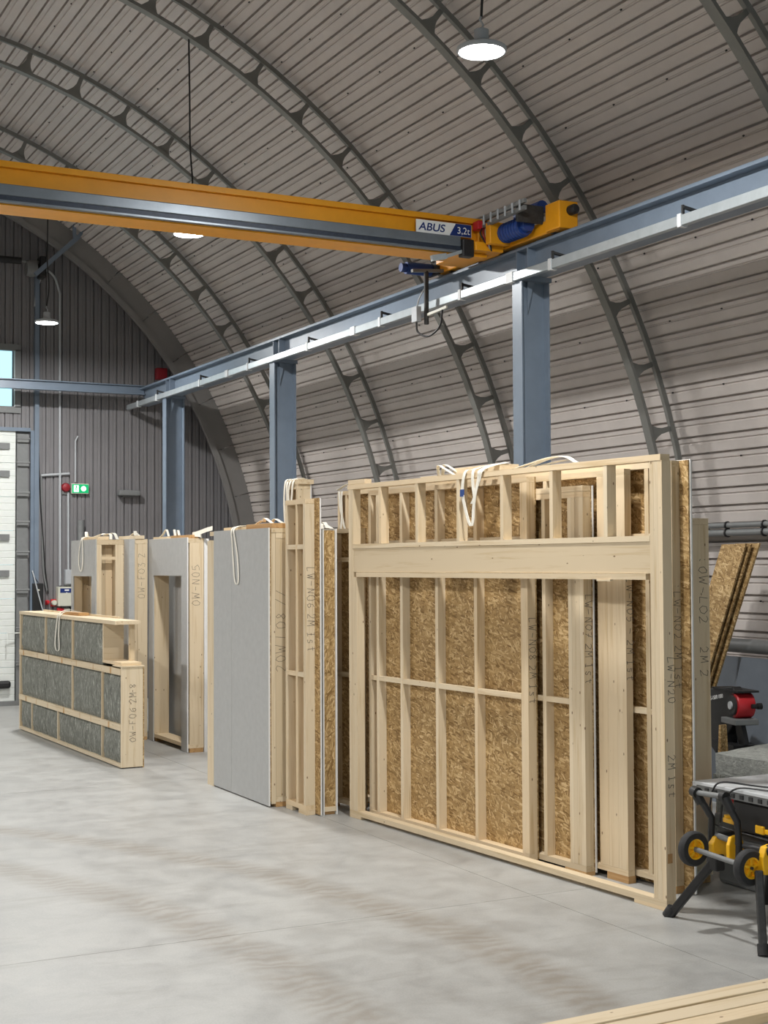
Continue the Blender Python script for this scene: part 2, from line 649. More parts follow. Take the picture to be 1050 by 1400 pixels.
# arch ribs: inner chord, outer chord and the gussets between
ch_in = arc_ring(RI, RI + .035, -.05, .05, A_LO, A_HI, 3.0).mesh('inner_chord', RIBM)
ch_out = arc_ring(RO, RO + .05, -.022, .022, A_LO, A_HI, 3.0).mesh('outer_chord', RIBM)
gp = [(-.11, 0), (-.075, .035), (-.045, .08), (-.028, .13), (-.024, .25), (.024, .25), (.028, .15), (.05, .09), (.085, .04), (.12, 0)]
mb = MB()
mb.prism([(RI + .03 + y, x) for x, y in gp], .012, o=(0, -.006, 0))
gus = mb.mesh('gusset', RIBM)
names = ['lattice roof rib just behind the upper right corner, mostly out of view'] + [
    'lattice roof rib in the upper right corner of the hall',
    'lattice roof rib behind the large hanging lamp at the top',
    'lattice roof rib crossing the crane girder just left of its name plate',
    'lattice roof rib coming down between the tall strapped panel and front frame',
    'lattice roof rib closest to the corrugated gable wall']
for y, lab in zip(RIBS, names):
    t = thing('roof_rib', lab, 'roof rib', (0, y, 0), 0, 'lattice roof ribs')
    link('inner_chord', ch_in, t)
    link('outer_chord', ch_out, t)
    a = -10.27
    while a < 112:
        link('gusset', gus, t, (AX, 0, AZ), (0, -R(a), 0))
        a += 5.27
# smooth plates closing the last arch against the gable
edge = struct(arc_ring(RI - .02, RI + .06, 22.26, 22.34, A_LO, A_HI, 3.0).obj('trim_1', SMOOTH, None))
a = A_LO
while a < 130:
    arc_ring(RI + .06, RS + .02, 22.30, 22.315, a + .06, a + 6.8, 1.7).obj('flashing_plate', SMOOTH, edge)
    a += 6.86

# far gable: standing sheet boards, with the window and the door left open
wall = struct(MB().box(-5.2, 9.2, Y_FAR + .28, Y_FAR + .3, -.02, 0.0).obj('wall_far', CLADG, None))
WX0, WX1, WZ0, WZ1 = 3.3, 5.11, 4.72, 5.64
DX0, DX1, DZ1 = -1.1, 5.30, 4.34
pw = .1305


def gable_board(parent, x, y, z0, z1, mat, wd=pw):
    b = MB()
    pf = [(0, .03), (.012, .03), (.020, 0), (wd * .55, 0), (wd * .60, .006), (wd * .68, .006), (wd * .72, 0), (wd - .006, 0), (wd, .03), (wd, .045), (0, .045)]
    b.prism(pf, z1 - z0, o=(x, y, z0), ex=(1, 0, 0), ey=(0, 1, 0), ez=(0, 0, 1))
    return b.obj('cladding_board', mat, parent)


x = -5.0
while x < 9.0:
    xm = x + pw / 2
    d = abs(xm - AX)
    if d < RS:
        top = AZ + math.sqrt(RS * RS - d * d) + .05
        segs = [(0.0, top)]
        if DX0 < xm < DX1:
            segs = [(DZ1, top)]
        if WX0 < xm < WX1:
            segs = [(DZ1, WZ0), (WZ1, top)] if xm < DX1 else [(0, WZ0), (WZ1, top)]
        for z0, z1 in segs:
            if z1 - z0 > .05:
                gable_board(wall, x, Y_FAR, z0, z1, CLADG)
    x += pw

# near gable behind the camera, with an unseen open doorway added to let daylight in
nw = MB()
seg = []
nr = 40
for i in range(nr):
    xa = AX - RS + 2 * RS * i / nr
    xb = AX - RS + 2 * RS * (i + 1) / nr
    xm = (xa + xb) / 2
    top = AZ + math.sqrt(max(0.05, RS * RS - (xm - AX) ** 2)) + .1
    z0 = DOOR_Z1 if DOOR_X0 < xm < DOOR_X1 else 0.0
    nw.box(xa, xb, GABLE_NEAR - .1, GABLE_NEAR, z0, top)
struct(nw.obj('wall_near', CLADG, None))

# window in the far gable
win = struct(bpy.data.objects.new('window_1', None))
COL.objects.link(win)
win.location = (0, Y_FAR, 0)
fr = MB()
fr.box(WX0 - .05, WX1 + .06, -.04, .06, WZ0 - .09, WZ0 + .015).box(WX0 - .05, WX1 + .06, -.04, .06, WZ1 - .015, WZ1 + .09)
fr.box(WX0 - .05, WX0 + .015, -.04, .06, WZ0, WZ1).box(WX1 - .03, WX1 + .06, -.04, .06, WZ0, WZ1)
fr.obj('window_frame', GREYP, win)
for xa, xb in ((WX0 + .02, 4.18), (4.24, WX1 - .035)):
    MB().box(xa, xb, .02, .028, WZ0 + .02, WZ1 - .02).obj('pane', GLASS, win)
bx('mullion', GREYP, win, 4.18, 4.24, -.02, .05, WZ0, WZ1)
# light-coloured side lining seen at the right of the pane
bx('reveal', WHITE, win, WX1 - .035, WX1 - .02, -.03, .05, WZ0, WZ1)
# apron boards below and portal frame around the sectional door
tr = struct(MB().box(5.385, 5.455, -.09, 0, 0, 7.0).box(5.33, 5.385, -.05, 0, 0, 4.36).box(3.0, 5.33, -.05, 0, 4.34, 4.40).obj('trim_2', STEEL, None))
tr.location = (0, Y_FAR, 0)

# sectional door
door = struct(bpy.data.objects.new('door_1', None))
COL.objects.link(door)
door.location = (0, Y_FAR, 0)
SEC = .54
for k in range(8):
    z0 = .06 + k * SEC
    b = MB()
    pf = [(0, .05), (0, 0)]
    nn_ = 5
    for i in range(nn_):
        za = i * SEC / nn_
        zb = (i + 1) * SEC / nn_
        pf += [(za + .006, 0), (zb - .012, 0), (zb - .008, .006), (zb - .003, .006)]
    pf += [(SEC - .004, 0), (SEC - .004, .05)]
    if z0 + SEC > 4.4:
        break
    b.prism([(yy, zz) for zz, yy in pf], 5.10 - DX0, o=(DX0, 0, z0), ex=(0, 1, 0), ey=(0, 0, 1), ez=(1, 0, 0))
    b.obj('door_section', WHITE, door)
for z in (4.10, 3.66, 2.65, 2.08):
    g = bx('grip_plate', GREYP, door, 4.72, 5.005, -.035, 0, z - .05, z + .05)
bx('door_handle', BLACK, door, 4.62, 5.03, -.10, 0, .27, .39, .04)
bx('bottom_seal', GREYP, door, DX0, 5.32, -.12, .0, .0, .07)
bx('guide_rail', GREYP, door, 5.115, 5.29, -.045, -.005, .02, 4.30)
bx('jamb_lining', GREYP, door, 5.085, 5.36, .055, .09, .0, 4.5)
for z in (4.22, 3.84, 3.36, 2.90, 2.42, 1.82, 1.22, .68):
    hb = MB().box(5.11, 5.29, -.09, -.045, z - .055, z - .015).box(5.11, 5.29, -.09, -.045, z + .015, z + .05)
    hb.tube([(5.10, -.08, z), (5.31, -.08, z)], .018, 8)
    hb.obj('roller_hinge', GREYP, door)
MB().tube([(4.96, -.12, .98), (4.96, -.14, .98), (4.96, -.14, 1.14), (4.96, -.12, 1.14)], .01, 6).tube([(4.96, -.12, 1.14), (5.2, -.08, 1.14)], .01, 6).obj('pull_bar', WHITE, door)
MB().tube([(3.2, -.25, 7.03), (5.12, -.25, 7.03)], .055, 12).obj('torsion_spring', BLACK, door)
MB().tube([(5.12, -.25, 7.03), (5.42, -.25, 7.03)], .025, 8).lathe([(.02, -.08), (.12, -.08), (.14, 0), (.12, .08), (.02, .08)], (5.28, -.25, 6.92), 'x', 16).obj('cable_drum', GREYP, door, True)
bx('door_motor', BLACK, door, 5.40, 5.50, -.36, -.12, 6.78, 7.12, .02)

# ------------------------------------------------------------------ gable fittings
YW = Y_FAR - .005


def conduit(label, pts, r=.016, mat=LGREY):
    o = MB().tube(pts, r, 8).obj('conduit', mat, None, True)
    return tag(o, label, 'conduit', 'pipes on the gable wall')


conduit('tall pale conduit running down the gable wall left of the exit sign', bez([(5.38, YW - .06, 6.35), (5.44, YW - .06, 6.72), (5.55, YW - .05, 6.95), (5.70, YW - .04, 6.86), (5.795, YW - .03, 6.6)], 6) + [Vector((5.80, YW - .03, 5.0)), Vector((5.815, YW - .03, 1.88))], .02)
conduit('thin pale conduit rising from below the red alarm sounder', [(5.945, YW - .02, 3.38), (5.95, YW - .02, 2.1)], .018)
conduit('short thin conduit above the green exit sign', [(6.06, YW - .02, 3.55), (6.06, YW - .02, 4.22), (6.10, YW - .02, 4.30)], .013)
conduit('horizontal grey pipe left of the red alarm sounder', [(5.50, YW - .03, 3.645), (5.96, YW - .03, 3.685)], .02)
conduit('crooked thin pipe dropping to the red wall sockets', bez([(5.505, YW - .03, 3.64), (5.51, YW - .03, 3.2), (5.54, YW - .03, 2.2), (5.60, YW - .04, 1.8)], 6), .016, GREYP)
tag(MB().tube(bez([(5.47, YW - .05, 6.9), (5.46, YW - .05, 4.0), (5.55, YW - .05, 2.4), (5.62, YW - .05, 1.75)], 8), .009, 6).obj('cable', BLACK, None, True), 'black cable hanging down beside the white sectional door', 'cable')
tag(MB().lathe([(.055, 2.3), (.055, 2.93)], (6.135, YW - .08, 0), 'z', 16).obj('vent_pipe', GREYP, None, True), 'short thick grey pipe end rising behind the pale leftmost panel', 'pipe')

t = thing('exit_sign', 'green lit exit sign on the far gable wall', 'sign', (5.985, YW, 3.36))
bx('housing', OFFW, t, 0, .285, -.07, 0, 0, .165, .008)
bx('sign_face', GREENL, t, .008, .277, -.074, -.07, .012, .153)
bx('white_field', WHITEL, t, .035, .115, -.077, -.074, .03, .135)
run = MB()
run.lathe([(.001, -.0785), (.013, -.0785), (.013, -.076), (.001, -.076)], (.078, 0, .118), 'y', 10)
for a_, b_ in (((.078, .105), (.07, .075)), ((.07, .075), (.088, .055)), ((.088, .055), (.082, .036)), ((.07, .075), (.055, .06)), ((.055, .06), (.044, .058)), ((.076, .1), (.098, .09)), ((.076, .1), (.055, .088))):
    run.bar((a_[0], -.0775, a_[1]), (b_[0], -.0775, b_[1]), .010, .002, (0, 1, 0))
run.obj('running_figure', GREENL, t)
MB().lathe([(.001, -.077), (.042, -.077), (.042, -.074), (.001, -.074)], (.195, 0, .083), 'y', 20).obj('white_disc', WHITEL, t)
t = thing('alarm_sounder', 'round red alarm sounder beside the exit sign', 'alarm', (5.902, YW, 3.46))
MB().lathe([(.075, 0), (.075, -.03), (.06, -.075), (.02, -.09)], (0, 0, 0), 'y', 20).obj('dome', DRED, t, True)
bx('back_box', GREYP, t, -.06, .06, -.02, 0, -.11, .06)
t = thing('wall_luminaire', 'long grey bulkhead fitting on the gable wall', 'wall light', (6.75, YW, 3.32))
bx('cover', GREYP, t, 0, .36, -.16, -.01, .02, .11, .02)
bx('bracket', GREYP, t, .08, .28, -.06, 0, 0, .05)
t = thing('wall_box', 'dark red square box high on the gable beside the runway end', 'box', (7.40, YW, 5.29))
bx('cabinet', DRED, t, 0, .18, -.12, 0, 0, .19, .008)
bx('lid', DRED, t, .012, .168, -.13, -.12, .012, .178)
t = thing('battery_charger', 'off-white charger box with blue label on gable wall', 'charger', (5.75, YW, 1.55))
bx('cabinet', OFFW, t, 0, .28, -.17, 0, 0, .31, .01)
bx('label_panel', NAVY, t, .03, .255, -.174, -.17, .215, .285)
bx('label_strip', SIGNW, t, .10, .17, -.176, -.174, .245, .268)
bx('indicator', SIGNW, t, .125, .140, -.178, -.17, .205, .222)
t = thing('junction_box', 'plain grey junction box above the off-white charger', 'box', (5.88, YW, 1.90))
bx('cabinet', LGREY, t, 0, .16, -.11, 0, 0, .235, .006)
bx('lid', LGREY, t, .008, .152, -.118, -.11, .01, .225)
bx('hinge', GREYP, t, -.01, .17, -.10, -.02, -.02, .0)
t = thing('door_control_box', 'black control box beside the white sectional door', 'control box', (5.36, YW, 1.40))
bx('cabinet', BLACK, t, 0, .165, -.12, 0, 0, .52, .01)
bx('switch', OFFW, t, .075, .10, -.128, -.12, .40, .425)
MB().tube(bez([(.0, -.06, .72), (.02, -.10, .62), (.09, -.15, .30), (.16, -.16, .04)], 6), .011, 6).obj('rod', LGREY, t, True)
MB().tube(bez([(.0, -.06, .70), (.04, -.08, .60), (.09, -.08, .53)], 6), .009, 6).obj('cord', BLACK, t, True)
for i, (px, pz, lab) in enumerate(((5.60, 1.60, 'small dark red wall socket left of the charger'), (5.70, 1.585, 'larger red power socket with pale cap beside the charger'))):
    t = thing('power_socket', lab, 'socket', (px, YW, pz), 0, 'red power sockets')
    s_ = .8 + .5 * i
    bx('back_plate', RED, t, -.03 * s_, .035 * s_, -.05, 0, -.03 * s_, .06 * s_)
    MB().lathe([(.03 * s_, -.05), (.034 * s_, -.12), (.026 * s_, -.14)], (.0, 0, .02), 'y', 14).obj('cap', RED if i == 0 else OFFW, t, True)
t = thing('plug', 'red and white industrial plug lying under the charger', 'plug', (5.75, YW, 1.49))
MB().tube([(0, -.1, 0), (.10, -.1, -.01)], .035, 12).obj('body', RED, t, True)
MB().tube([(.10, -.1, -.01), (.2, -.1, .0)], .026, 12).obj('sleeve', OFFW, t, True)
MB().tube([(.2, -.1, 0), (.29, -.06, .0)], .04, 8).obj('black_gland', BLACK, t, True)  # short black tube at the sleeve end of the plug

# slanted brace in front of the gable, upper left
t = thing('steel_brace', 'slanting blue-grey brace by the far lamp', 'brace', (5.25, 22.1, 6.75))
MB().bar((0, 0, 0), (.68, 0, .66), .07, .07, (0, 1, 0)).obj('angle_bar', STEEL, t)
MB().bar((.62, 0, .62), (.60, 0, .98), .05, .05, (0, 1, 0)).bar((.64, 0, .60), (.88, 0, .96), .05, .05, (0, 1, 0)).obj('hanger', STEEL, t)

# ------------------------------------------------------------------ crane runway
RX = 7.05
Y_END = 22.25
t = thing('runway_beam', 'long blue-grey steel runway beam carrying the yellow crane', 'steel beam', (RX, 0, 0))
Y0 = 1.0
bx('top_flange', STEEL, t, -.10, .10, Y0, Y_END, 5.035, 5.055)
bx('web', STEEL, t, -.008, .008, Y0, Y_END, 4.80, 5.035)
bx('bottom_flange', STEEL, t, -.10, .10, Y0, Y_END, 4.78, 4.80)
bx('crane_rail', STEEL, t, -.025, .025, Y0, Y_END, 5.055, 5.095)
COLY = [20.75, 16.5, 10.78]
for cy in COLY + [5.05]:
    for d in (-.09, .09):
        bx('stiffener', STEEL, t, -.095, -.008, cy + d - .006, cy + d + .006, 4.80, 5.035)
t = thing('conductor_rail', 'pale grey conductor rail along the lower edge of the runway beam', 'conductor rail', (RX - .155, 0, 0))
MB().box(-.028, .028, Y0, Y_END + .35, 4.745, 4.825).obj('rail_profile', GALV, t, bevel=.006)
yb = [22.0, 21.05, 19.1, 17.25, 15.35, 13.45, 11.75, 10.2, 8.45, 6.6]
for y in yb:
    b = MB().box(-.034, .034, y - .022, y + .022, 4.735, 4.835)
    b.obj('clip', ALU, t)
    MB().box(-.02, .0, y - .03, y - .012, 4.80, 4.90).bar((-.01, y - .02, 4.885), (.13, y - .03, 4.86), .03, .02).box(.09, .15, y - .045, y - .015, 4.80, 4.875).obj('hanger_bracket', DIRT, t)
for y in (18.0, 14.1, 10.85):
    bx('splice_cover', ALU, t, -.036, .036, y - .055, y + .055, 4.738, 4.832)
clabs = ['slender blue-grey steel column farthest back beside the gable', 'blue-grey steel column rising behind the tall strapped panel', 'large blue-grey steel column behind the front timber frame']
for cy, lab in zip(COLY, clabs):
    t = thing('steel_column', lab, 'column', (RX, cy, 0), 0, 'columns under the crane runway')
    bx('flange', STEEL, t, -.15, -.137, -.078, .078, .02, 4.74)
    bx('flange', STEEL, t, .137, .15, -.078, .078, .02, 4.74)
    bx('web', STEEL, t, -.137, .137, -.006, .006, .02, 4.74)
    bx('base_plate', STEEL, t, -.2, .2, -.13, .13, 0, .02)
    bx('cap_plate', STEEL, t, -.16, .16, -.1, .1, 4.74, 4.78)
    b = MB().prism([(0, 0), (.07, 0), (0, -.28)], .010, o=(-.06, -.04, 4.74), ex=(1, 0, 0), ey=(0, 0, 1), ez=(0, 1, 0))
    b.obj('gusset', STEEL, t)
t = thing('cross_beam', 'blue-grey horizontal beam crossing in front of the gable window', 'steel beam', (0, 22.15, 0))
bx('top_flange', STEEL, t, -3.0, 7.03, -.06, .06, 5.085, 5.10)
bx('web', STEEL, t, -3.0, 7.03, -.005, .005, 4.965, 5.085)
bx('bottom_flange', STEEL, t, -3.0, 7.03, -.06, .06, 4.95, 4.965)

# ------------------------------------------------------------------ overhead crane
GY = 11.15
crane = thing('overhead_crane', 'yellow overhead travelling crane with blue motors', 'crane', (0, GY, 0))
GX0, GX1 = -3.2, 6.86
bx('top_flange', YELL, crane, GX0, GX1, 0, .30, 5.325, 5.374)
bx('web', YELL, crane, GX0, GX1, .045, .26, 5.05, 5.325)
bx('bottom_flange', YELL, crane, GX0, GX1 - .05, -.005, .305, 5.02, 5.05)
trk = MB().box(GX0, 6.50, -.065, -.02, 5.085, 5.175).obj('cable_track', TRACK, crane, bevel=.008)
bx('track_slot', DARKZ, trk, GX0, 6.50, -.055, -.015, 5.045, 5.085)
bx('track_lip', TRACK, trk, GX0, 6.50, -.068, -.012, 5.030, 5.045)
for k in range(14):
    xx = 6.3 - k * .62
    bx('track_bracket', DIRT, trk, xx - .02, xx + .02, -.02, .05, 5.06, 5.16)
bx('cable_trolley', BLACK, trk, 6.50, 6.62, -.10, -.01, 4.99, 5.15, .01)
MB().bar((6.32, -.06, 4.97), (6.54, -.06, 5.05), .03, .03).bar((6.2, -.05, 4.95), (6.34, -.06, 4.98), .05, .05).obj('guide_arm', GALV, crane)
# name plate
sg = bx('name_plate', SIGNW, crane, 6.055, 6.63, -.030, -.020, 5.182, 5.298)
# the plate is carried on two stand-offs from the web
bx('plate_stand_off', DIRT, sg, 6.09, 6.12, -.02, .05, 5.21, 5.27)
bx('plate_stand_off', DIRT, sg, 6.55, 6.58, -.02, .05, 5.21, 5.27)
MB().prism([(6.40, 5.184), (6.626, 5.184), (6.626, 5.296), (6.465, 5.296)], .002, o=(0, -.0325, 0)).obj('blue_field', NAVY, sg)


def lettering(name, body, size, loc, mat, parent, rot=(R(90), 0, 0), sx=1.0, shear=0.0, off=0.0, ext=0.001):
    cu = bpy.data.curves.new(name, 'FONT')
    cu.body = body
    cu.size = size
    cu.shear = shear
    cu.offset = off
    cu.extrude = ext
    tmp = bpy.data.objects.new(name + '_tmp', cu)
    COL.objects.link(tmp)
    dg = bpy.context.evaluated_depsgraph_get()
    me = bpy.data.meshes.new_from_object(tmp.evaluated_get(dg))
    bpy.data.objects.remove(tmp)
    me.materials.clear()
    me.materials.append(mat)
    o = bpy.data.objects.new(name, me)
    COL.objects.link(o)
    o.parent = parent
    o.location = loc
    o.rotation_euler = rot
    o.scale = (sx, 1, 1)
    return o


lettering('lettering', 'ABUS', .098, (6.078, -.0335, 5.205), NAVY, sg, sx=1.14, shear=.18, off=.0012)
lettering('lettering', '3,2t', .088, (6.475, -.0345, 5.207), SIGNW, sg, sx=1.0)
# end carriage on the runway
ec = bx('end_carriage', YELL, crane, 6.97, 7.13, -.95, 1.22, 5.105, 5.225, .012)
for y in (-.80, 1.02):
    MB().lathe([(.02, -.05), (.075, -.05), (.075, .05), (.02, .05)], (7.05, y, 5.17), 'x', 20).obj('wheel', DIRT, ec, True)
bx('end_plate', YELL, ec, 6.95, 7.15, -.98, -.76, 5.11, 5.355, .012)
MB().lathe([(.045, 0), (.045, -.07), (.03, -.09)], (7.07, -.98, 5.27), 'y', 16).obj('buffer', BLACK, ec, True)
MB().lathe([(.045, 0), (.045, .07), (.03, .09)], (7.05, 1.22, 5.22), 'y', 16).obj('buffer', BLACK, ec, True)
bx('lower_head', YELL, crane, 6.62, 6.92, -.12, .62, 5.055, 5.135, .008)
bx('girder_head', YELL, crane, 6.72, 6.96, .0, .30, 5.06, 5.372, .008)
MB().tube([(6.86, -.58, 5.20), (6.86, -.18, 5.20)], .085, 16).tube([(6.86, -.64, 5.20), (6.86, -.58, 5.20)], .06, 12).obj('travel_motor', BLUEM, crane, True)
for k in range(7):
    MB().lathe([(.088, 0), (.094, .008), (.088, .016)], (6.86, -.55 + k * .045, 5.20), 'y', 16).obj('cooling_fin', BLUEM, crane, True)
bx('gear_case', YELL, crane, 6.70, 6.92, -.24, -.16, 5.10, 5.30, .01)
MB().tube([(7.02, -.62, 5.38), (7.02, -.22, 5.38)], .06, 12).obj('upper_motor', BLUEM, crane, True)
MB().tube([(6.66, 1.30, 5.16), (6.94, 1.30, 5.16)], .062, 14).tube([(6.60, 1.30, 5.16), (6.66, 1.30, 5.16)], .045, 12).obj('far_motor', BLUEM, crane, True)
bx('motor_bracket', DIRT, crane, 6.94, 6.98, 1.16, 1.38, 5.10, 5.22)
MB().bar((6.68, -.86, 5.345), (6.72, -.10, 5.345), .03, .035).bar((6.68, -.86, 5.285), (6.72, -.10, 5.285), .03, .035).obj('control_rail', GREYP, crane)
for k in range(6):
    MB().tube([(6.66, -.80 + k * .12, 5.27), (6.66, -.80 + k * .12, 5.36)], .010, 6).obj('terminal', LGREY, crane)
bx('control_box', RED, crane, 6.66, 6.74, -.10, .0, 5.255, 5.335, .006)
for k in range(4):
    MB().tube(bez([(6.70 + .02 * k, -.10, 5.26), (6.66 + .03 * k, -.14, 5.20), (6.72 + .02 * k, -.13, 5.13 - .02 * k), (6.80, -.10, 5.08)], 6), .008, 6).obj('hose', (BLACK, DRED, LGREY, BLACK)[k], crane, True)
bx('support_frame', DIRT, crane, 6.70, 6.98, -.70, -.67, 5.20, 5.36, .006)
# sensor post hanging from the crane past the runway beam
MB().tube([(6.78, 1.10, 5.10), (6.78, 1.10, 4.57)], .024, 10).obj('sensor_post', DIRT, crane, True)
MB().bar((6.62, 1.10, 5.09), (6.97, 1.10, 5.12), .04, .03).obj('sensor_arm', GREYP, crane)
sb = bx('switch_box', LGREY, crane, 6.69, 6.745, 1.14, 1.25, 4.60, 4.755, .006)
MB().tube(bez([(6.715, 1.19, 4.60), (6.72, 1.17, 4.50), (6.76, 1.03, 4.44), (6.81, .89, 4.52), (6.82, .85, 4.68)], 8), .010, 8).obj('loop_cable', BLACK, sb, True)
MB().tube(bez([(6.72, 1.19, 4.75), (6.74, 1.16, 4.85), (6.77, 1.11, 4.93)], 6), .007, 6).obj('lead', LGREY, sb, True)
MB().bar((6.78, 1.10, 4.66), (6.84, .80, 4.70), .02, .025).obj('trip_lever', OFFW, crane)

# ------------------------------------------------------------------ lamps
fins = MB()
fins.lathe([(.02, .06), (.05, .06), (.06, .045), (.145, .022), (.168, .008), (.168, -.012), (.162, -.02), (.155, -.02), (.15, -.012)], (0, 0, 0), 'z', 32)
housing_me = fins.mesh('housing', LGREY, True)
lens_me = MB().lathe([(.01, -.014), (.152, -.014), (.150, -.019), (.01, -.021)], (0, 0, 0), 'z', 32).mesh('lens', LENS, True)
drv_me = MB().lathe([(.045, .06), (.05, .07), (.05, .13), (.03, .14)], (0, 0, 0), 'z', 16).mesh('driver', LGREY, True)


def lamp(x, y, z, label, bend=0.0):
    t = thing('high_bay_lamp', label, 'lamp', (x, y, z), 0, 'round hanging lamps')
    link('housing', housing_me, t)
    link('lens', lens_me, t)
    link('driver', drv_me, t)
    top = AZ + math.sqrt(RI * RI - (x - AX) ** 2) - z
    mb = MB().tube(bez([(0, 0, .22), (.01 + bend, 0, .5), (-.015 + bend, 0, .9), (.01, 0, 1.4), (0, 0, top)], 6), .009, 6)
    mb.obj('cable', BLACK, t, True)
    MB().tube([(0, 0, .13), (.012, 0, .17), (-.012, 0, .20), (0, 0, .23)], .007, 6).obj('hook', LGREY, t, True)
    ld = bpy.data.lights.new('lamp_light', 'AREA')
    ld.shape = 'DISK'
    ld.size = .30
    ld.energy = LAMP_W
    ld.color = (1.0, 0.99, 0.965)
    lo = bpy.data.objects.new('lamp_light', ld)
    COL.objects.link(lo)
    lo.parent = t
    lo.location = (0, 0, -.024)
    return t


LX, LZ = 4.89, 5.64
lamp(LX, 8.05, LZ, 'large bright round lamp hanging at the top centre right')
lamp(LX, 13.91, LZ, 'small lit round lamp showing below the yellow crane girder', .03)
lamp(LX, 19.9, LZ, 'distant lit round lamp in front of the gable wall', .02)
for i, y in enumerate((-3.67, 2.19, 8.05, 13.91, 19.9)):
    lamp(4 - LX, y, LZ, '%s lit lamp of the left hand lamp row, outside the picture' % ('first', 'second', 'third', 'fourth', 'fifth')[i])


# ------------------------------------------------------------------ timber wall panels
def studs(t, spans, w0, w1, z0, z1, mat=None):
    out = []
    for a, b in spans:
        out.append(bx('stud', mat or WV, t, w0, w1, a, b, z0, z1))
    return out


ROT_M = R(3.967)
PA = (5.702, 7.224, 0)


def stack_panel(name, label, cat='wall panel'):
    return thing(name, label, cat, PA, ROT_M, 'timber wall panels')


# 1. front frame with the wide header
TH = .078
p1 = stack_panel('timber_wall_frame', 'front open timber frame with a wide header beam and short studs above it')
bx('bottom_plate', WU, p1, 0, TH, 0, 4.02, .025, .065)
bx('top_plate', WU, p1, -.002, TH, .01, 4.035, 2.853, 2.893)
post = studs(p1, [(0, .039), (.040, .079), (.080, .118)], 0, TH, .066, 2.852)
studs(p1, [(3.985, 4.02), (3.945, 3.984)], 0, TH, .066, 2.852)
bx('jack_stud', WV, p1, 0, TH, 3.885, 3.944, .066, 2.088)
bx('header_beam', WBEAM, p1, .004, .05, .119, 3.944, 2.130, 2.334)
bx('sill_plate', WU, p1, -.001, TH, .119, 3.944, 2.336, 2.374)
bx('header_ledger', WU, p1, -.006, TH, .155, 3.884, 2.089, 2.128)
for u in (3.49, 2.91, 2.312, 1.735, 1.142, .555):
    bx('short_stud', WV, p1, 0, TH, u - .019, u + .019, 2.375, 2.852)
bx('splinter', WU, p1, -.012, .012, .50, .64, 2.078, 2.089)
write('LW-N20', (.030, 0, 1.60), (0, 0, -1), (1, 0, 0), .052, post[0], (0, -1, 0), 2)
write('2M 1st', (.026, 0, .98), (0, 0, -1), (1, 0, 0), .052, post[0], (0, -1, 0), 3)
bx('stamp_mark', WRED, post[0], .012, .052, -.0006, .001, .30, .36)

# 2. panel with sheathing, studs every half metre
p2 = stack_panel('sheathed_wall_panel', 'strand board panel with studs directly behind the header frame opening')
bx('bottom_plate', WU, p2, .13, .203, 1.60, 3.90, .03, .07)
bx('top_plate', WU, p2, .13, .203, 1.60, 3.90, 2.800, 2.84)
sp = [(1.600, 1.64), (1.641, 1.685), (2.25, 2.29), (2.80, 2.84), (3.34, 3.38), (3.73, 3.77), (3.86, 3.90)]
s2 = studs(p2, sp, .13, .203, .071, 2.799)
for a, b in ((1.686, 2.249), (2.291, 2.799), (2.841, 3.339), (3.381, 3.729), (3.771, 3.859)):
    bx('nogging', WU, p2, .13, .168, a, b, 1.195, 1.235)
    bx('nogging', WU, p2, .16, .203, a, b, 2.36, 2.40)
bx('strand_board', OSBX, p2, .2035, .2145, 1.60, 3.90, .03, 2.84)
write('LW-N08 2M 1st', (.142, 1.60, 1.80), (0, 0, -1), (1, 0, 0), .055, s2[0], (0, -1, 0), 4)

# 3. next panel, ends a little further right
p3 = stack_panel('sheathed_wall_panel', 'lower panel with a doubled top plate, second behind the header frame')
bx('bottom_plate', WU, p3, .218, .288, 1.06, 3.4, .03, .07)
bx('top_plate', WU, p3, .218, .288, 1.06, 3.4, 2.71, 2.75)
bx('top_plate', WU, p3, .218, .288, 1.06, 3.4, 2.668, 2.708)
s3 = studs(p3, [(1.06, 1.105), (1.106, 1.15), (1.151, 1.195), (1.196, 1.235), (1.50, 1.54), (2.1, 2.14), (2.7, 2.74), (3.36, 3.4)], .218, .288, .071, 2.667)
for a, b in ((1.236, 1.499), (1.541, 2.099), (2.141, 2.699)):
    bx('nogging', WU, p3, .218, .255, a, b, 1.19, 1.23)
bx('strand_board', OSBX, p3, .2885, .2985, 1.06, 3.4, .03, 2.75)
bx('gypsum_board', GYPW, p3, .299, .309, 1.05, 3.4, .02, 2.75)
write('LW-N07 2M 1st', (.228, 1.06, 1.98), (0, 0, -1), (1, 0, 0), .055, s3[0], (0, -1, 0), 5)

# 4. panel ending in a wide laminated post
p4 = stack_panel('sheathed_wall_panel', 'panel ending in a wide laminated post inside the right of the frame opening')
bx('bottom_plate', WU, p4, .313, .372, .725, 3.2, .05, .09)
bx('top_plate', WU, p4, .313, .372, .725, 3.2, 2.81, 2.85)
s4 = studs(p4, [(.725, .82), (.821, .92), (.921, 1.02), (1.6, 1.64), (2.2, 2.24), (3.16, 3.2)], .313, .372, .091, 2.809)
write('LW-N05 - 2M 1st', (.322, .725, 2.10), (0, 0, -1), (1, 0, 0), .055, s4[0], (0, -1, 0), 6)
bx('strand_board', OSBX, p4, .3725, .3825, 1.03, 3.2, .05, 2.85)

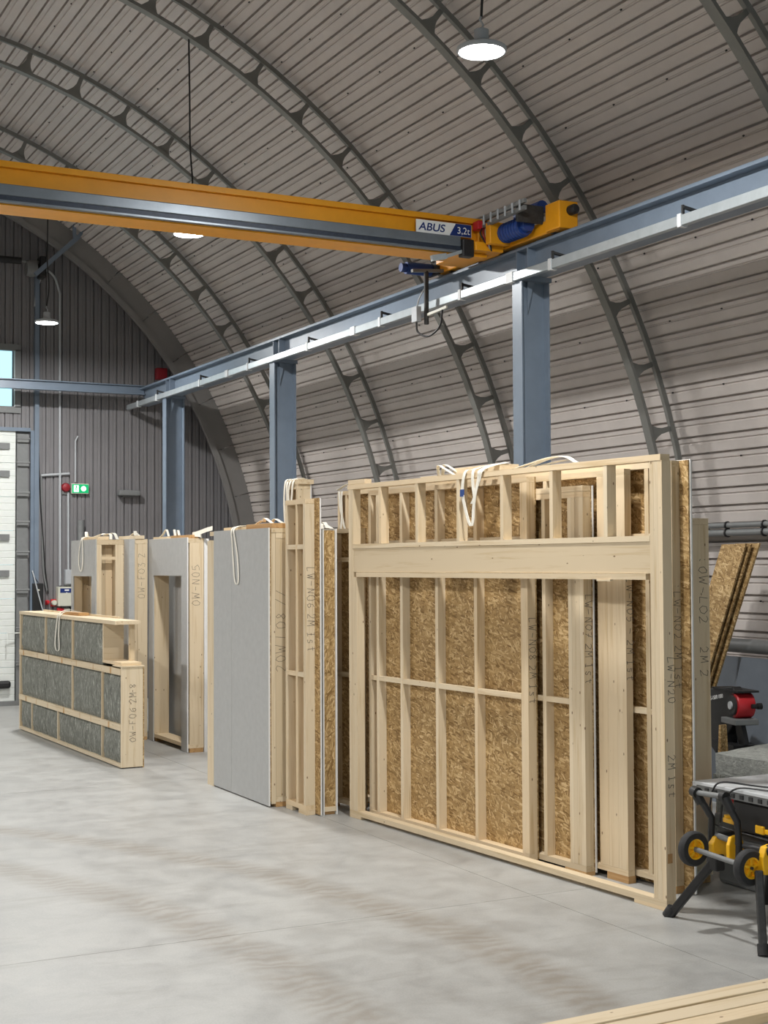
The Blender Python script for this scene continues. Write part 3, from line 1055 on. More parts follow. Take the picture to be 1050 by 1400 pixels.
# 5. long panel whose strand board and gypsum stick out on the right
p5 = stack_panel('sheathed_wall_panel', 'tall panel whose strand board sticks out right of the front frame post')
bx('bottom_plate', WU, p5, .385, .455, .33, 4.9, .05, .09)
bx('top_plate', WU, p5, .385, .455, .33, 4.9, 2.845, 2.885)
s5 = studs(p5, [(.33, .37), (.56, .60), (1.16, 1.2), (1.76, 1.8), (2.36, 2.4), (2.96, 3.0), (3.56, 3.6), (4.16, 4.2), (4.72, 4.76), (4.86, 4.9)], .385, .455, .091, 2.844)
for a, b in ((.371, .559), (.601, 1.159)):
    bx('nogging', WU, p5, .385, .425, a, b, 1.165, 1.205)
    bx('nogging', WU, p5, .385, .455, a, b, 2.36, 2.40)
bx('strand_board', OSBX, p5, .4555, .4665, .245, 4.9, .01, 2.885)
bx('gypsum_board', GYPW, p5, .467, .480, .235, 4.9, .005, 2.89)
write(':LW-N02 2M 1st', (.395, .33, 2.06), (0, 0, -1), (1, 0, 0), .056, s5[0], (0, -1, 0), 7)

# 6. rear thicker panel
p6 = stack_panel('thick_wall_panel', 'lower grey timber panel end at the back right of the stack')
e6 = studs(p6, [(.47, .51), (1.07, 1.11), (1.67, 1.71), (2.27, 2.31), (2.87, 2.91), (3.76, 3.8)], .69, .852, .095, 2.46)
bx('bottom_plate', WU, p6, .69, .852, .47, 3.8, .05, .094)
bx('top_plate', WU, p6, .69, .852, .47, 3.8, 2.461, 2.505)
bx('gypsum_board', GYP, p6, .676, .689, .46, 3.8, .04, 2.505)
write(':OW-L02', (.755, .47, 2.24), (0, 0, -1), (1, 0, 0), .07, e6[0], (0, -1, 0), 8)
write('2M 2', (.76, .47, 1.62), (0, 0, -1), (1, 0, 0), .065, e6[0], (0, -1, 0), 9)

# 7. low panel to the left of the front frame
p7 = stack_panel('sheathed_wall_panel', 'narrow dark panel bay with rungs left of the front frame')
bx('bottom_plate', WU, p7, .13, .20, 4.07, 4.72, .05, .09)
bx('top_plate', WU, p7, .13, .20, 4.07, 4.72, 2.48, 2.52)
studs(p7, [(4.07, 4.11), (4.50, 4.54), (4.68, 4.72)], .13, .20, .091, 2.479)
for z in (1.19, 2.22):
    bx('nogging', WU, p7, .13, .17, 4.111, 4.499, z, z + .04)
bx('strand_board', OSBX, p7, .2005, .2115, 4.07, 4.72, .05, 2.52)


def block(label, u0, u1, w0, w1, z1, mat=WRED, origin=PA, rz=ROT_M):
    me = MB().box(w0, w1, u0, u1, 0, z1)
    o = me.obj('timber_block', mat, None, bevel=.002)
    o.location = origin
    o.rotation_euler = (0, 0, rz)
    return tag(o, label, 'wood block', 'wooden blocks under panels')


block('pale timber block under the right corner of the front frame', 0, .31, 0, TH, .025, WU)
block('pale timber block under the left corner of the front frame', 3.83, 4.02, 0, TH, .025, WU)
block('low block under the panel behind the frame opening', 1.6, 1.8, .13, .21, .03)
block('low block at the far end of the panel behind the frame opening', 3.5, 3.9, .13, .21, .03)
block('low block under the panel with doubled top plate', 1.06, 1.3, .218, .30, .03)
block('low block at the hidden end of the doubled plate panel', 3.1, 3.4, .218, .30, .03)
block('brown block under the wide laminated post', .725, .95, .313, .38, .05)
block('brown block at the hidden end of the laminated post panel', 2.9, 3.2, .313, .38, .05)
block('brown block under the tall panel beside the front frame post', .33, .47, .385, .455, .05)
block('brown block under the far end of the tall panel', 4.6, 4.9, .385, .455, .05)
block('brown block under the grey rear panel end', .47, .62, .69, .83, .05)
block('brown block at the hidden end of the grey rear panel', 3.5, 3.8, .69, .83, .05)
block('brown block under the dark panel bay left of the frame', 4.07, 4.25, .13, .20, .05)
block('brown block at the far side of the dark panel bay', 4.55, 4.72, .13, .20, .05)


# planks and webbing lying on the stack
def plank(label, u0, u1, w0, w1, z0, z1, origin=PA, rz=ROT_M, mat=WU):
    o = MB().box(w0, w1, u0, u1, z0, z1).obj('plank', mat, None, bevel=.002)
    o.location = origin
    o.rotation_euler = (0, 0, rz)
    return tag(o, label, 'plank', 'loose planks on the panels')


plank('thick plank lying on top of the middle of the panel stack', 1.92, 2.55, .12, .30, 2.891, 2.955)
plank('thin plank lying on the stack beside the white strap coil', 2.56, 3.05, .13, .27, 2.891, 2.915)
plank('pale plank lying on the top left corner of the front stack', 3.74, 4.03, .0, .07, 2.894, 2.935)


def strap(label, runs, wd=.03, origin=PA, rz=ROT_M, side=(0, 1, 0), tagp=None):
    mb = MB()
    for r_ in runs:
        sd = side
        if isinstance(r_, tuple):
            r_, sd = r_
        mb.strip(bez(r_, 6), wd, .004, sd)
    t = thing('lifting_strap', label, 'strap', origin, rz, 'white lifting straps')
    mb.obj('webbing', STRAP, t, True)
    if tagp:
        bx('strap_tag', BLUET, t, *tagp)
    return t


strap('white lifting strap hanging in loops over the front frame top plate', [
    [(.2, 2.14, 2.965), (.05, 2.17, 2.925), (-.012, 2.19, 2.90), (-.016, 2.225, 2.76), (-.014, 2.19, 2.62), (-.016, 2.12, 2.49), (-.017, 2.085, 2.52), (-.017, 2.075, 2.62), (-.02, 2.04, 2.74), (-.018, 1.99, 2.84), (-.014, 1.96, 2.90), (.06, 1.94, 2.935), (.2, 1.93, 2.966)],
    [(.2, 2.08, 2.967), (.04, 2.08, 2.93), (-.014, 2.08, 2.90), (-.018, 2.08, 2.80), (-.018, 2.06, 2.69), (-.018, 2.10, 2.655), (-.02, 2.06, 2.70), (-.022, 2.0, 2.84), (-.02, 1.985, 2.90), (.05, 1.97, 2.935), (.2, 1.96, 2.97)]],
    .034, tagp=(-.022, -.012, 2.205, 2.25, 2.715, 2.77))
strap('white strap coil lying on the stack near its centre', [[(.1, 2.50, 2.90), (.05, 2.56, 2.95), (.06, 2.66, 2.985), (.10, 2.74, 2.965), (.14, 2.78, 2.90)], [(.16, 2.48, 2.90), (.1, 2.56, 2.965), (.12, 2.68, 2.99), (.17, 2.78, 2.91)]], .035, side=(1, .2, 0))
strap('white strap bundle on the top plate in front of the large column', [[(.05, .92, 2.897), (.06, 1.05, 2.945), (.08, 1.25, 2.955), (.06, 1.45, 2.925), (.05, 1.62, 2.897)], [(.09, .96, 2.897), (.10, 1.1, 2.955), (.11, 1.3, 2.95), (.1, 1.55, 2.90)], [(.13, .98, 2.9), (.14, 1.15, 2.93), (.14, 1.5, 2.905)]], .04, side=(1, .1, 0))
strap('white strap knotted over the left end of the front stack', [[(.30, 4.75, 2.89), (.33, 4.62, 2.94), (.36, 4.56, 2.93), (.37, 4.70, 2.91)], ([(.375, 4.80, 2.885), (.374, 4.81, 2.80), (.372, 4.80, 2.65), (.372, 4.82, 2.52)], (0, 1, 0)), ([(.378, 4.86, 2.885), (.376, 4.84, 2.75), (.374, 4.78, 2.60), (.373, 4.74, 2.52)], (0, 1, 0))], .032, side=(1, .1, 0))

# ------------------------------------------------------------------ panels left of the stack
# grey gypsum faced panel
pg = thing('gypsum_wall_panel', 'tall panel with a smooth grey gypsum face and vertical seam', 'wall panel', (4.98, 12.0, 0), 0, 'gypsum faced wall panels')
bx('gypsum_board', GYP, pg, 0, .012, 0, .935, .012, 2.535)
bx('gypsum_board', GYP, pg, 0, .012, .939, 1.42, .012, 2.535)
bx('board_edge', GYPW, pg, -.0005, .0135, -.003, -.0002, .012, 2.536)
g_ = [bx('strand_board', OSBX, pg, .014, .024, .0, 1.41, .05, 2.52), bx('stud', WV, pg, .026, .068, -.001, .045, .03, 2.49), bx('stud', WV, pg, .07, .205, .0, .045, .09, 2.44)]
bx('bottom_plate', WU, pg, .07, .205, -.002, 1.6, .045, .089)
bx('top_plate', WU, pg, .026, .205, -.01, 1.6, 2.491, 2.533)
bx('top_plate', WU, pg, .07, .205, -.006, 1.6, 2.441, 2.489)
bx('stud', WV, pg, -.001, .205, 1.422, 1.60, .0, 2.44)
bx('stud', WV, pg, .07, .205, .78, .82, .09, 2.44)
write('20W L08 //', (.17, .0, 1.22), (0, 0, 1), (-1, 0, 0), .088, g_[2], (0, -1, 0), 11)
block('timber block under the near end of the grey gypsum panel', .0, .2, .07, .2, .044, WRED, (4.98, 12.0, 0), 0)
block('timber block under the far end of the grey gypsum panel', 1.3, 1.5, .07, .2, .044, WRED, (4.98, 12.0, 0), 0)
OG = (4.98, 12.0, 0)
plank('orange pine plank lying along the top of the grey gypsum panel', -.012, .62, .03, .2, 2.534, 2.578, OG, 0, WRED)
plank('short pale plank at the far top end of the grey gypsum panel', .7, 1.3, .06, .16, 2.534, 2.565, OG, 0)
strap('white strap loop hanging down the grey gypsum face', [
    [(.10, .88, 2.575), (.03, .90, 2.565), (-.006, .91, 2.53), (-.008, .89, 2.40), (-.008, .86, 2.22), (-.010, .82, 2.05), (-.010, .76, 2.01), (-.012, .72, 2.06), (-.012, .74, 2.25), (-.012, .80, 2.42), (-.010, .845, 2.53), (.04, .85, 2.57), (.12, .84, 2.578)]], .03, OG, 0)
strap('white strap curled on top of the grey gypsum panel', [[(.08, .10, 2.580), (.06, .22, 2.63), (.1, .34, 2.60), (.14, .46, 2.62), (.12, .58, 2.585)], [(.15, .02, 2.58), (.12, .12, 2.62), (.14, .25, 2.59)]], .035, OG, 0, (1, .1, 0))

# ladder like panel next to it
ph = thing('sheathed_wall_panel', 'narrow ladder-like panel with pencilled end stud right of the grey gypsum panel', 'wall panel', (5.11, 11.47, 0), 0, 'timber wall panels')
hs = studs(ph, [(0, .045), (.175, .21), (.40, .44)], 0, .09, .085, 2.735)
bx('bottom_plate', WU, ph, 0, .09, -.004, .44, .04, .084)
bx('top_plate', WU, ph, 0, .09, -.002, .44, 2.736, 2.78)
for z in (1.205, 2.335):
    for a, b in ((.046, .174), (.211, .399)):
        bx('nogging', WU, ph, 0, .05, a, b, z, z + .042)
bx('strand_board', OSBX, ph, .0905, .1015, -.088, .44, .01, 2.785)
bx('gypsum_board', GYPW, ph, .102, .114, -.092, .44, .005, 2.785)
write('LW-N06 2M 1st', (.02, .0, 2.18), (0, 0, -1), (1, 0, 0), .065, hs[0], (0, -1, 0), 12)
block('pale block under the ladder-like panel', -.004, .16, .0, .09, .039, WU, (5.11, 11.47, 0), 0)
block('pale block under the far end of the ladder-like panel', .30, .44, .0, .09, .039, WU, (5.11, 11.47, 0), 0)

# strand board ended panel
pi_ = thing('boxed_wall_panel', 'dark strand board panel end between two white board edges', 'wall panel', (5.247, 11.40, 0), 0, 'timber wall panels')
bx('strand_board', OSBY, pi_, .012, .124, .015, .027, .03, 2.50)
bx('gypsum_board', GYPW, pi_, 0, .011, -.004, .56, .0, 2.51)
bx('gypsum_board', GYPW, pi_, .125, .137, -.004, .56, .0, 2.515)
bx('bottom_plate', WX, pi_, .012, .124, .0, .56, .03, .07)
bx('top_plate', WX, pi_, .012, .124, .113, .56, 2.455, 2.50)
studs(pi_, [(.03, .07), (.50, .54)], .014, .122, .071, 2.454)
block('thin block below the dark strand board panel end', .02, .2, .015, .12, .029, WRED, (5.247, 11.40, 0), 0)
strap('white strap heap on top of the dark strand board panel', [[(.02, .05, 2.515), (.04, .12, 2.56), (.08, .2, 2.55), (.11, .3, 2.515)], [(.10, .02, 2.516), (.07, .10, 2.55), (.03, .22, 2.56), (.02, .35, 2.52)], [(.06, .02, 2.52), (.09, .16, 2.575), (.10, .25, 2.53)]], .04, (5.247, 11.40, 0), 0, (1, .2, 0))

# tall strapped panel behind
pt = thing('tall_wall_panel', 'tallest narrow timber panel with a strap draped over its top', 'wall panel', (5.31, 12.08, 0), 0, 'timber wall panels')
studs(pt, [(0, .045), (.235, .28)], 0, .125, .09, 2.90)
bx('bottom_plate', WU, pt, 0, .125, 0, .28, .045, .089)
bx('top_plate', WU, pt, 0, .125, 0, .28, 2.901, 2.945)
bx('top_plate', WU, pt, -.004, .15, -.03, .30, 2.946, 2.99)
bx('gypsum_board', GYPW, pt, .1255, .137, -.006, .28, .03, 2.945)
bx('strand_board', OSBX, pt, .112, .1245, .046, .234, .09, 2.90)
strap('white strap draped over the tallest narrow panel', [
    [(.10, .26, 2.996), (.03, .265, 3.006), (-.010, .27, 2.97), (-.014, .29, 2.80), (-.012, .28, 2.62), (-.014, .25, 2.50), (-.016, .20, 2.55), (-.014, .21, 2.75), (-.012, .22, 2.96), (.05, .22, 3.004), (.12, .21, 2.996)],
    [(.12, .14, 2.996), (.05, .14, 3.006), (-.010, .15, 2.97), (-.014, .19, 2.85), (-.016, .15, 2.70), (-.014, .20, 2.52), (-.016, .23, 2.47), (-.018, .20, 2.60), (-.014, .12, 2.80), (-.010, .08, 2.97), (.06, .07, 3.005), (.12, .08, 2.996)]], .034, (5.31, 12.08, 0), 0)
block('timber block under the tallest narrow panel', .05, .25, .0, .12, .044, WRED, (5.31, 12.08, 0), 0)

# door panel with gypsum face
OK_ = (5.58, 15.93, 0)
pk = thing('gypsum_wall_panel', 'gypsum faced panel with a tall narrow door opening', 'wall panel', OK_, 0, 'gypsum faced wall panels')
MB().box(0, .0125, 0, .213, .005, 2.52).box(0, .0125, 1.272, 1.47, .005, 2.52).box(0, .0125, .213, 1.272, 2.07, 2.52).obj('gypsum_board', GYP, pk)
MB().box(-.0006, .0135, -.003, -.0002, .005, 2.521).box(-.0006, .0135, .0, 1.47, 2.5205, 2.524).obj('board_edge', GYPW, pk)
k_ = bx('stud', WV, pk, .03, .205, 0, .045, .095, 2.46)
bx('stud', WV, pk, .014, .205, .165, .212, .095, 2.46)
bx('stud', WV, pk, .014, .205, 1.273, 1.315, .095, 2.46)
bx('stud', WV, pk, .014, .205, 1.425, 1.47, .095, 2.46)
bx('bottom_plate', WU, pk, .014, .205, 0, 1.47, .05, .094)
bx('lintel', WU, pk, .014, .205, .213, 1.272, 2.072, 2.13)
bx('top_plate', WU, pk, .014, .205, 0, 1.47, 2.461, 2.515)
bx('gypsum_board', GYPW, pk, .212, .268, -.004, .20, .0, 2.51)
write('OW-N05', (.155, 0, 1.72), (0, 0, 1), (-1, 0, 0), .085, k_, (0, -1, 0), 13)
block('timber block under the near foot of the door opening panel', 0, .2, .03, .2, .049, WRED, OK_, 0)
block('timber block under the far foot of the door opening panel', 1.25, 1.45, .03, .2, .049, WRED, OK_, 0)
# plain panel behind it
pk2 = thing('gypsum_wall_panel', 'plain gypsum panel seen through the door opening', 'wall panel', (5.86, 16.0, 0), 0, 'gypsum faced wall panels')
bx('gypsum_board', GYP, pk2, 0, .0125, .22, 1.9, .0, 2.49)
studs(pk2, [(.22, .265), (.9, .94), (1.855, 1.9)], .013, .16, .0, 2.45)
bx('top_plate', WU, pk2, .013, .16, .22, 1.9, 2.451, 2.495)
plank('pale planks lying on top of the door opening panel', .05, .75, .05, .16, 2.516, 2.556, OK_, 0, WRED)
plank('second pale plank on the far top of the door opening panel', .85, 1.4, .04, .15, 2.516, 2.55, OK_, 0)
strap('white strap lying across the top of the door opening panel', [[(.04, .40, 2.557), (.06, .5, 2.62), (.09, .6, 2.56)], [(.04, .55, 2.557), (.06, .64, 2.63), (.10, .74, 2.56)], [(.06, .85, 2.553), (.08, 1.0, 2.64), (.10, 1.2, 2.58), (.1, 1.3, 2.553)]], .03, OK_, 0, (1, .2, 0))
strap('loose white strap end sticking up at the near corner of the door panel', [[(.10, .10, 2.56), (.14, .02, 2.575), (.20, -.10, 2.61), (.25, -.18, 2.63)], [(.2, .05, 2.52), (.16, -.02, 2.55), (.10, .02, 2.56)]], .05, OK_, 0, (0, 0, 1))

# panel end with pencilling, left of the door panel
OL = (5.395, 17.38, 0)
pl_ = thing('thick_wall_panel', 'thick timber panel end with pencil marks left of the door opening panel', 'wall panel', OL, 0, 'timber wall panels')
l_ = bx('stud', WV, pl_, .035, .165, 0, .045, .09, 2.47)
bx('stud', WV, pl_, .0, .033, .005, .05, .05, 2.47)
bx('bottom_plate', WU, pl_, 0, .165, -.003, 1.4, .045, .089)
bx('top_plate', WU, pl_, 0, .165, -.003, 1.4, 2.471, 2.53)
bx('stud', WV, pl_, 0, .165, 1.355, 1.4, .09, 2.47)
bx('gypsum_board', GYP, pl_, -.075, -.002, -.004, .5, .0, 2.53)
write('OW-F03 2', (.13, 0, 1.78), (0, 0, 1), (-1, 0, 0), .08, l_, (0, -1, 0), 14)
block('timber block under the pencilled thick panel end', 0, .2, 0, .165, .044, WRED, OL, 0)
plank('pale plank on top of the pencilled thick panel', -.02, .7, .0, .12, 2.531, 2.575, OL, 0)
strap('small white strap knot on the pencilled thick panel', [[(.0, -.02, 2.577), (.01, .02, 2.63), (.04, .06, 2.60), (.05, .0, 2.578)], [(.02, .03, 2.58), (.06, .2, 2.61), (.1, .5, 2.58)]], .04, OL, 0, (1, .2, 0))

# leftmost pale panel with a window hole and an open boxed end
OM = (4.955, 17.60, 0)
pm = thing('gypsum_wall_panel', 'leftmost gypsum faced panel with a window hole and open boxed end', 'wall panel', OM, 0, 'gypsum faced wall panels')
MB().box(0, .0125, 0, .20, .0, 2.53).box(0, .0125, 1.07, 1.18, .0, 2.53).box(0, .0125, .20, 1.07, 2.06, 2.53).box(0, .0125, .20, 1.07, 0, .85).obj('gypsum_board', GYP, pm)
bx('stud', WV, pm, .014, .075, 0, .05, .09, 2.46)
bx('stud', WV, pm, .255, .36, 0, .05, .09, 2.46)
bx('bottom_plate', WU, pm, .014, .36, 0, 1.18, .045, .089)
bx('top_plate', WU, pm, .014, .36, 0, 1.18, 2.461, 2.525)
bx('nogging', WX, pm, .076, .254, 0, .05, 2.27, 2.31)
bx('stud', WV, pm, .014, .21, .155, .198, .09, 2.46)
bx('stud', WV, pm, .014, .12, 1.072, 1.12, .09, 2.46)
bx('stud', WV, pm, .014, .36, 1.13, 1.18, .09, 2.46)
bx('plank_lining', WV, pm, .22, .245, .22, .50, .09, 2.46)
bx('plank_lining', WV, pm, .22, .245, .502, .80, .09, 2.46)
bx('plank_lining', WV, pm, .22, .245, .802, 1.12, .09, 2.46)
bx('end_lining', WV, pm, .076, .165, .145, .154, .09, 2.46)
bx('end_lining', WV, pm, .167, .254, .145, .154, .09, 2.46)
bx('side_lining', WV, pm, .255, .265, .051, .144, .09, 2.46)
bx('back_board', OSBX, pm, .361, .372, 0, 1.18, .05, 2.525)
block('timber block under the leftmost gypsum panel', .02, .22, .03, .3, .044, WRED, OM, 0)
plank('pale plank lying on the leftmost gypsum panel', .1, .9, .06, .2, 2.526, 2.568, OM, 0)
strap('white strap loop hanging down the leftmost gypsum face', [
    [(.08, .64, 2.57), (.02, .65, 2.565), (-.008, .66, 2.53), (-.010, .74, 2.40), (-.010, .77, 2.24), (-.012, .70, 2.14), (-.014, .62, 2.13), (-.014, .56, 2.25), (-.012, .57, 2.42), (-.010, .60, 2.53), (.02, .60, 2.565), (.09, .59, 2.572)]], .032, OM, 0)
strap('crumpled white strap on top of the leftmost gypsum panel', [[(.20, .02, 2.53), (.22, .12, 2.60), (.16, .25, 2.59), (.22, .40, 2.61), (.15, .55, 2.575)], [(.28, .0, 2.53), (.26, .10, 2.61), (.20, .30, 2.58)], [(.1, .80, 2.57), (.12, .88, 2.64), (.16, .96, 2.58)]], .04, OM, 0, (1, .2, 0))

# low parapet panel filled with mineral wool
QROT = math.atan2(.112, 4.321)
OQ = (4.516, 15.03, 0)
QL, QT = 4.32, .255
pq = thing('insulated_parapet_panel', 'low panel filled with grey mineral wool behind wooden strips', 'wall panel', OQ, QROT)
bx('bottom_plate', WU, pq, 0, QT, .02, QL, .012, .05)
bx('end_board', WV, pq, 0, QT - .01, 0, .019, .012, 1.09)
bx('edge_board', OSBX, pq, QT - .009, QT + .004, 0, QL, .0, 1.09)
bx('cap_board', WX, pq, -.002, QT + .01, -.006, .30, 1.092, 1.106)
bx('cap_board', WX, pq, .02, QT - .01, .05, .70, 1.107, 1.14)
bx('top_plate', WU, pq, -.006, QT + .03, .20, QL, 1.548, 1.588)
bx('end_stud', WV, pq, 0, QT, QL - .035, QL, .051, 1.547)
bx('end_stud', WX, pq, .02, QT, .69, .73, 1.107, 1.547)
bx('back_board', OSBX, pq, QT - .009, QT + .004, .74, QL, 1.09, 1.547)
bx('upright', WV, pq, QT - .06, QT, .30, .34, 1.141, 1.547)


def wool(u0, u1, z0, z1, seed):
    nu, nz = max(3, int((u1 - u0) / .05)), max(3, int((z1 - z0) / .06))
    mb = MB()
    for j in range(nz + 1):
        for i in range(nu + 1):
            u = u0 + (u1 - u0) * i / nu
            z = z0 + (z1 - z0) * j / nz
            e = min(i, nu - i, j, nz - j)
            d = .0 if e == 0 else (.018 if e == 1 else .026)
            dx = .03 - d + .012 * noise.noise(Vector((u * 7 + seed, z * 7, seed)))
            mb.v.append((dx, u, z))
    for j in range(nz):
        for i in range(nu):
            a = j * (nu + 1) + i
            mb.f.append((a, a + 1, a + nu + 2, a + nu + 1))
    b = len(mb.v)
    mb.v += [(.2, u0, z0), (.2, u1, z0), (.2, u1, z1), (.2, u0, z1)]
    mb.f += [(b, b + 3, b + 2, b + 1)]
    c0, c1, c2, c3 = 0, nu, (nz + 1) * (nu + 1) - 1, nz * (nu + 1)
    bot = [i for i in range(nu + 1)]
    topr = [nz * (nu + 1) + i for i in range(nu + 1)]
    lft = [j * (nu + 1) for j in range(nz + 1)]
    rgt = [j * (nu + 1) + nu for j in range(nz + 1)]
    mb.f += [tuple(bot + [b + 1, b]), tuple(topr + [b + 2, b + 3]), tuple(lft + [b + 3, b]), tuple(rgt + [b + 2, b + 1])]
    return mb.obj('wool_batt', WOOL, pq, True)


rows = [(.051, .405, [.02, .70, 1.27, 1.86, 2.48, 3.09, 3.70, QL - .036], (1.27 * 0 + .70, 2.48, 3.70)),
        (.475, 1.005, [.02, .70, 1.87, 3.08, QL - .036], (.70, 1.87)),
        (1.08, 1.547, [.735, 1.87, 3.06, QL - .036], (1.87, 3.06))]
sd = 0
for z0, z1, cuts, bars in rows:
    for a, b in zip(cuts, cuts[1:]):
        wool(a + .006, b - .006, z0, z1, sd)
        sd += 1
    for u in bars:
        bx('upright', WV, pq, .002, .04, u - .013, u + .011, z0, z1)
for z0 in (.407, 1.007):
    bx('batten', WU, pq, -.006, .03, .02, QL, z0, z0 + .068)
    rb = random.Random(int(z0 * 100))
    for k in range(7):
        u = .4 + k * .6 + rb.uniform(-.1, .1)
        bx('cross_mark', WRED, pq, -.0075, -.004, u, u + (.012 if k % 3 else .05), z0 + .002, z0 + .066)
write('OW-F06 2M 8', (.165, 0, .28), (0, 0, 1), (-1, 0, 0), .066, pq, (0, -1, 0), 15)
plank('short plank lying on the low insulated panel under the strap', 2.0, 2.75, .12, .25, 1.589, 1.625, OQ, QROT, WRED)
plank('long thin plank along the back top edge of the insulated panel', .9, 4.1, .262, .284, 1.589, 1.61, OQ, QROT)
strap('white strap loop hanging over the low insulated panel', [
    [(.2, 2.30, 1.628), (.12, 2.34, 1.655), (.04, 2.38, 1.64), (-.010, 2.42, 1.59), (-.012, 2.50, 1.44), (-.012, 2.55, 1.24), (-.014, 2.48, 1.15), (-.014, 2.36, 1.18), (-.014, 2.38, 1.35), (-.012, 2.37, 1.52), (-.010, 2.32, 1.59), (.05, 2.28, 1.635), (.2, 2.22, 1.63)]], .035, OQ, QROT)

# ------------------------------------------------------------------ right hand side
for i, (zz, rr, lab) in enumerate(((2.545, .026, 'upper of the two dark pipes along the right wall'), (2.475, .032, 'lower and thicker of the two dark pipes along the right wall'))):
    t = thing('wall_pipe', lab, 'pipe', (8.93, 0, zz), 0, 'pipes along the right wall')
    MB().tube([(0, 4.0, 0), (0, 13.8, 0)], rr, 12).obj('pipe', GREYP, t, True)
    for y in (9.85, 10.35, 11.3, 12.3):
        MB().lathe([(rr, -.008), (rr + .012, -.008), (rr + .012, .008), (rr, .008)], (0, y, 0), 'y', 14).obj('pipe_clip', BLACK, t, True)
t = thing('wall_duct', 'thick dark grey pipe low along the right wall', 'pipe', (8.82, 0, 1.44))
MB().tube([(0, 4.0, 0), (0, 10.75, 0)], .065, 16).obj('pipe', GREYP, t, True)
MB().lathe([(.066, -.03), (.075, -.03), (.075, .03), (.066, .03)], (0, 9.0, 0), 'y', 16).obj('coupling', DIRT, t, True)
t = thing('grey_wall_sheet', 'blue-grey sheet standing against the right wall under the thick pipe', 'sheet', (8.72, 7.4, 0))
bx('sheet', BLUEG, t, 0, .012, 0, 1.6, .0, 1.33)
bx('sheet', BLUEG, t, -.014, -.001, 1.52, 2.95, .0, 1.345)
bx('rail', GREYP, t, .013, .05, 0, 2.95, 1.30, 1.345)

# strand boards leaning on the wall
labs = ['front strand board offcut leaning at the right wall', 'middle strand board offcut leaning at the right wall', 'rear strand board offcut leaning at the right wall']
for i, (dx, dy, dz) in enumerate(((0, 0, 0), (.045, -.018, -.004), (.10, -.065, .006))):
    o = MB()
    th = .018
    top = [(8.52, 9.955, 2.36), (8.52, 9.64, 2.36)]
    bot = [(8.20, 10.66, .004), (8.20, 10.345, .004)]
    pts = []
    for (xx, yy, zz) in (bot[0], bot[1]):
        pts.append((xx + dx, yy + dy * .2, zz))
    a, b_ = pts
    p = [(a[0], a[1], a[2]), (b_[0], b_[1], b_[2]), (b_[0] + th, b_[1], b_[2]), (a[0] + th, a[1], a[2])]
    ta, tb = top
    p += [(ta[0] + dx, ta[1] + dy, ta[2] + dz), (tb[0] + dx, tb[1] + dy, tb[2] + dz), (tb[0] + dx + th, tb[1] + dy, tb[2] + dz), (ta[0] + dx + th, ta[1] + dy, ta[2] + dz)]
    o.hexa(p)
    tag(o.obj('strand_board_offcut', OSBX, None), labs[i], 'board', 'leaning strand board offcuts')

# pile of stone wool slabs
for k in range(4):
    z0 = .03 + k * .165
    mb = MB()
    nx, ny = 12, 10
    x0, x1, y0, y1 = 7.5 + .02 * (k % 2), 8.55, 7.3, 8.9 - .015 * (k % 2)
    for lvl in (0, 1):
        for j in range(ny + 1):
            for i in range(nx + 1):
                xx = x0 + (x1 - x0) * i / nx
                yy = y0 + (y1 - y0) * j / ny + (.35 * (xx - 7.5) if j == ny else .35 * (xx - 7.5) * j / ny)
                zz = z0 + (.16 if lvl else .0) + (.012 * noise.noise(Vector((xx * 5, yy * 5, k))) if lvl else 0)
                mb.v.append((xx, yy, zz))
    n1 = (nx + 1) * (ny + 1)
    for j in range(ny):
        for i in range(nx):
            a = j * (nx + 1) + i
            mb.f.append((a, a + nx + 1, a + nx + 2, a + 1))
            mb.f.append((n1 + a, n1 + a + 1, n1 + a + nx + 2, n1 + a + nx + 1))
    for i in range(nx):
        mb.f.append((i, i + 1, n1 + i + 1, n1 + i))
        a = ny * (nx + 1) + i
        mb.f.append((a + 1, a, n1 + a, n1 + a + 1))
    for j in range(ny):
        a = j * (nx + 1)
        mb.f.append((a + nx + 1, a, n1 + a, n1 + a + nx + 1))
        a += nx
        mb.f.append((a, a + nx + 1, n1 + a + nx + 1, n1 + a))
    tag(mb.obj('stone_wool_slab', WOOLT if k == 3 else WOOL, None, True), ('lowest', 'second lowest', 'second highest', 'topmost')[k] + ' grey stone wool slab of the pile behind the table saw', 'insulation slab', 'stone wool slabs')
for xx, lab in ((7.6, 'wooden bearer under the front of the stone wool pile'), (8.3, 'wooden bearer under the back of the stone wool pile')):
    tag(MB().box(xx, xx + .08, 7.3, 8.85, 0, .03).obj('bearer', WU, None), lab, 'wood block', 'bearers under the stone wool')
tag(MB().box(7.12, 7.30, 7.30, 7.62, 0, .82).obj('white_carton', WHITE, None, bevel=.005), 'white carton behind the table saw at the right picture edge', 'carton')

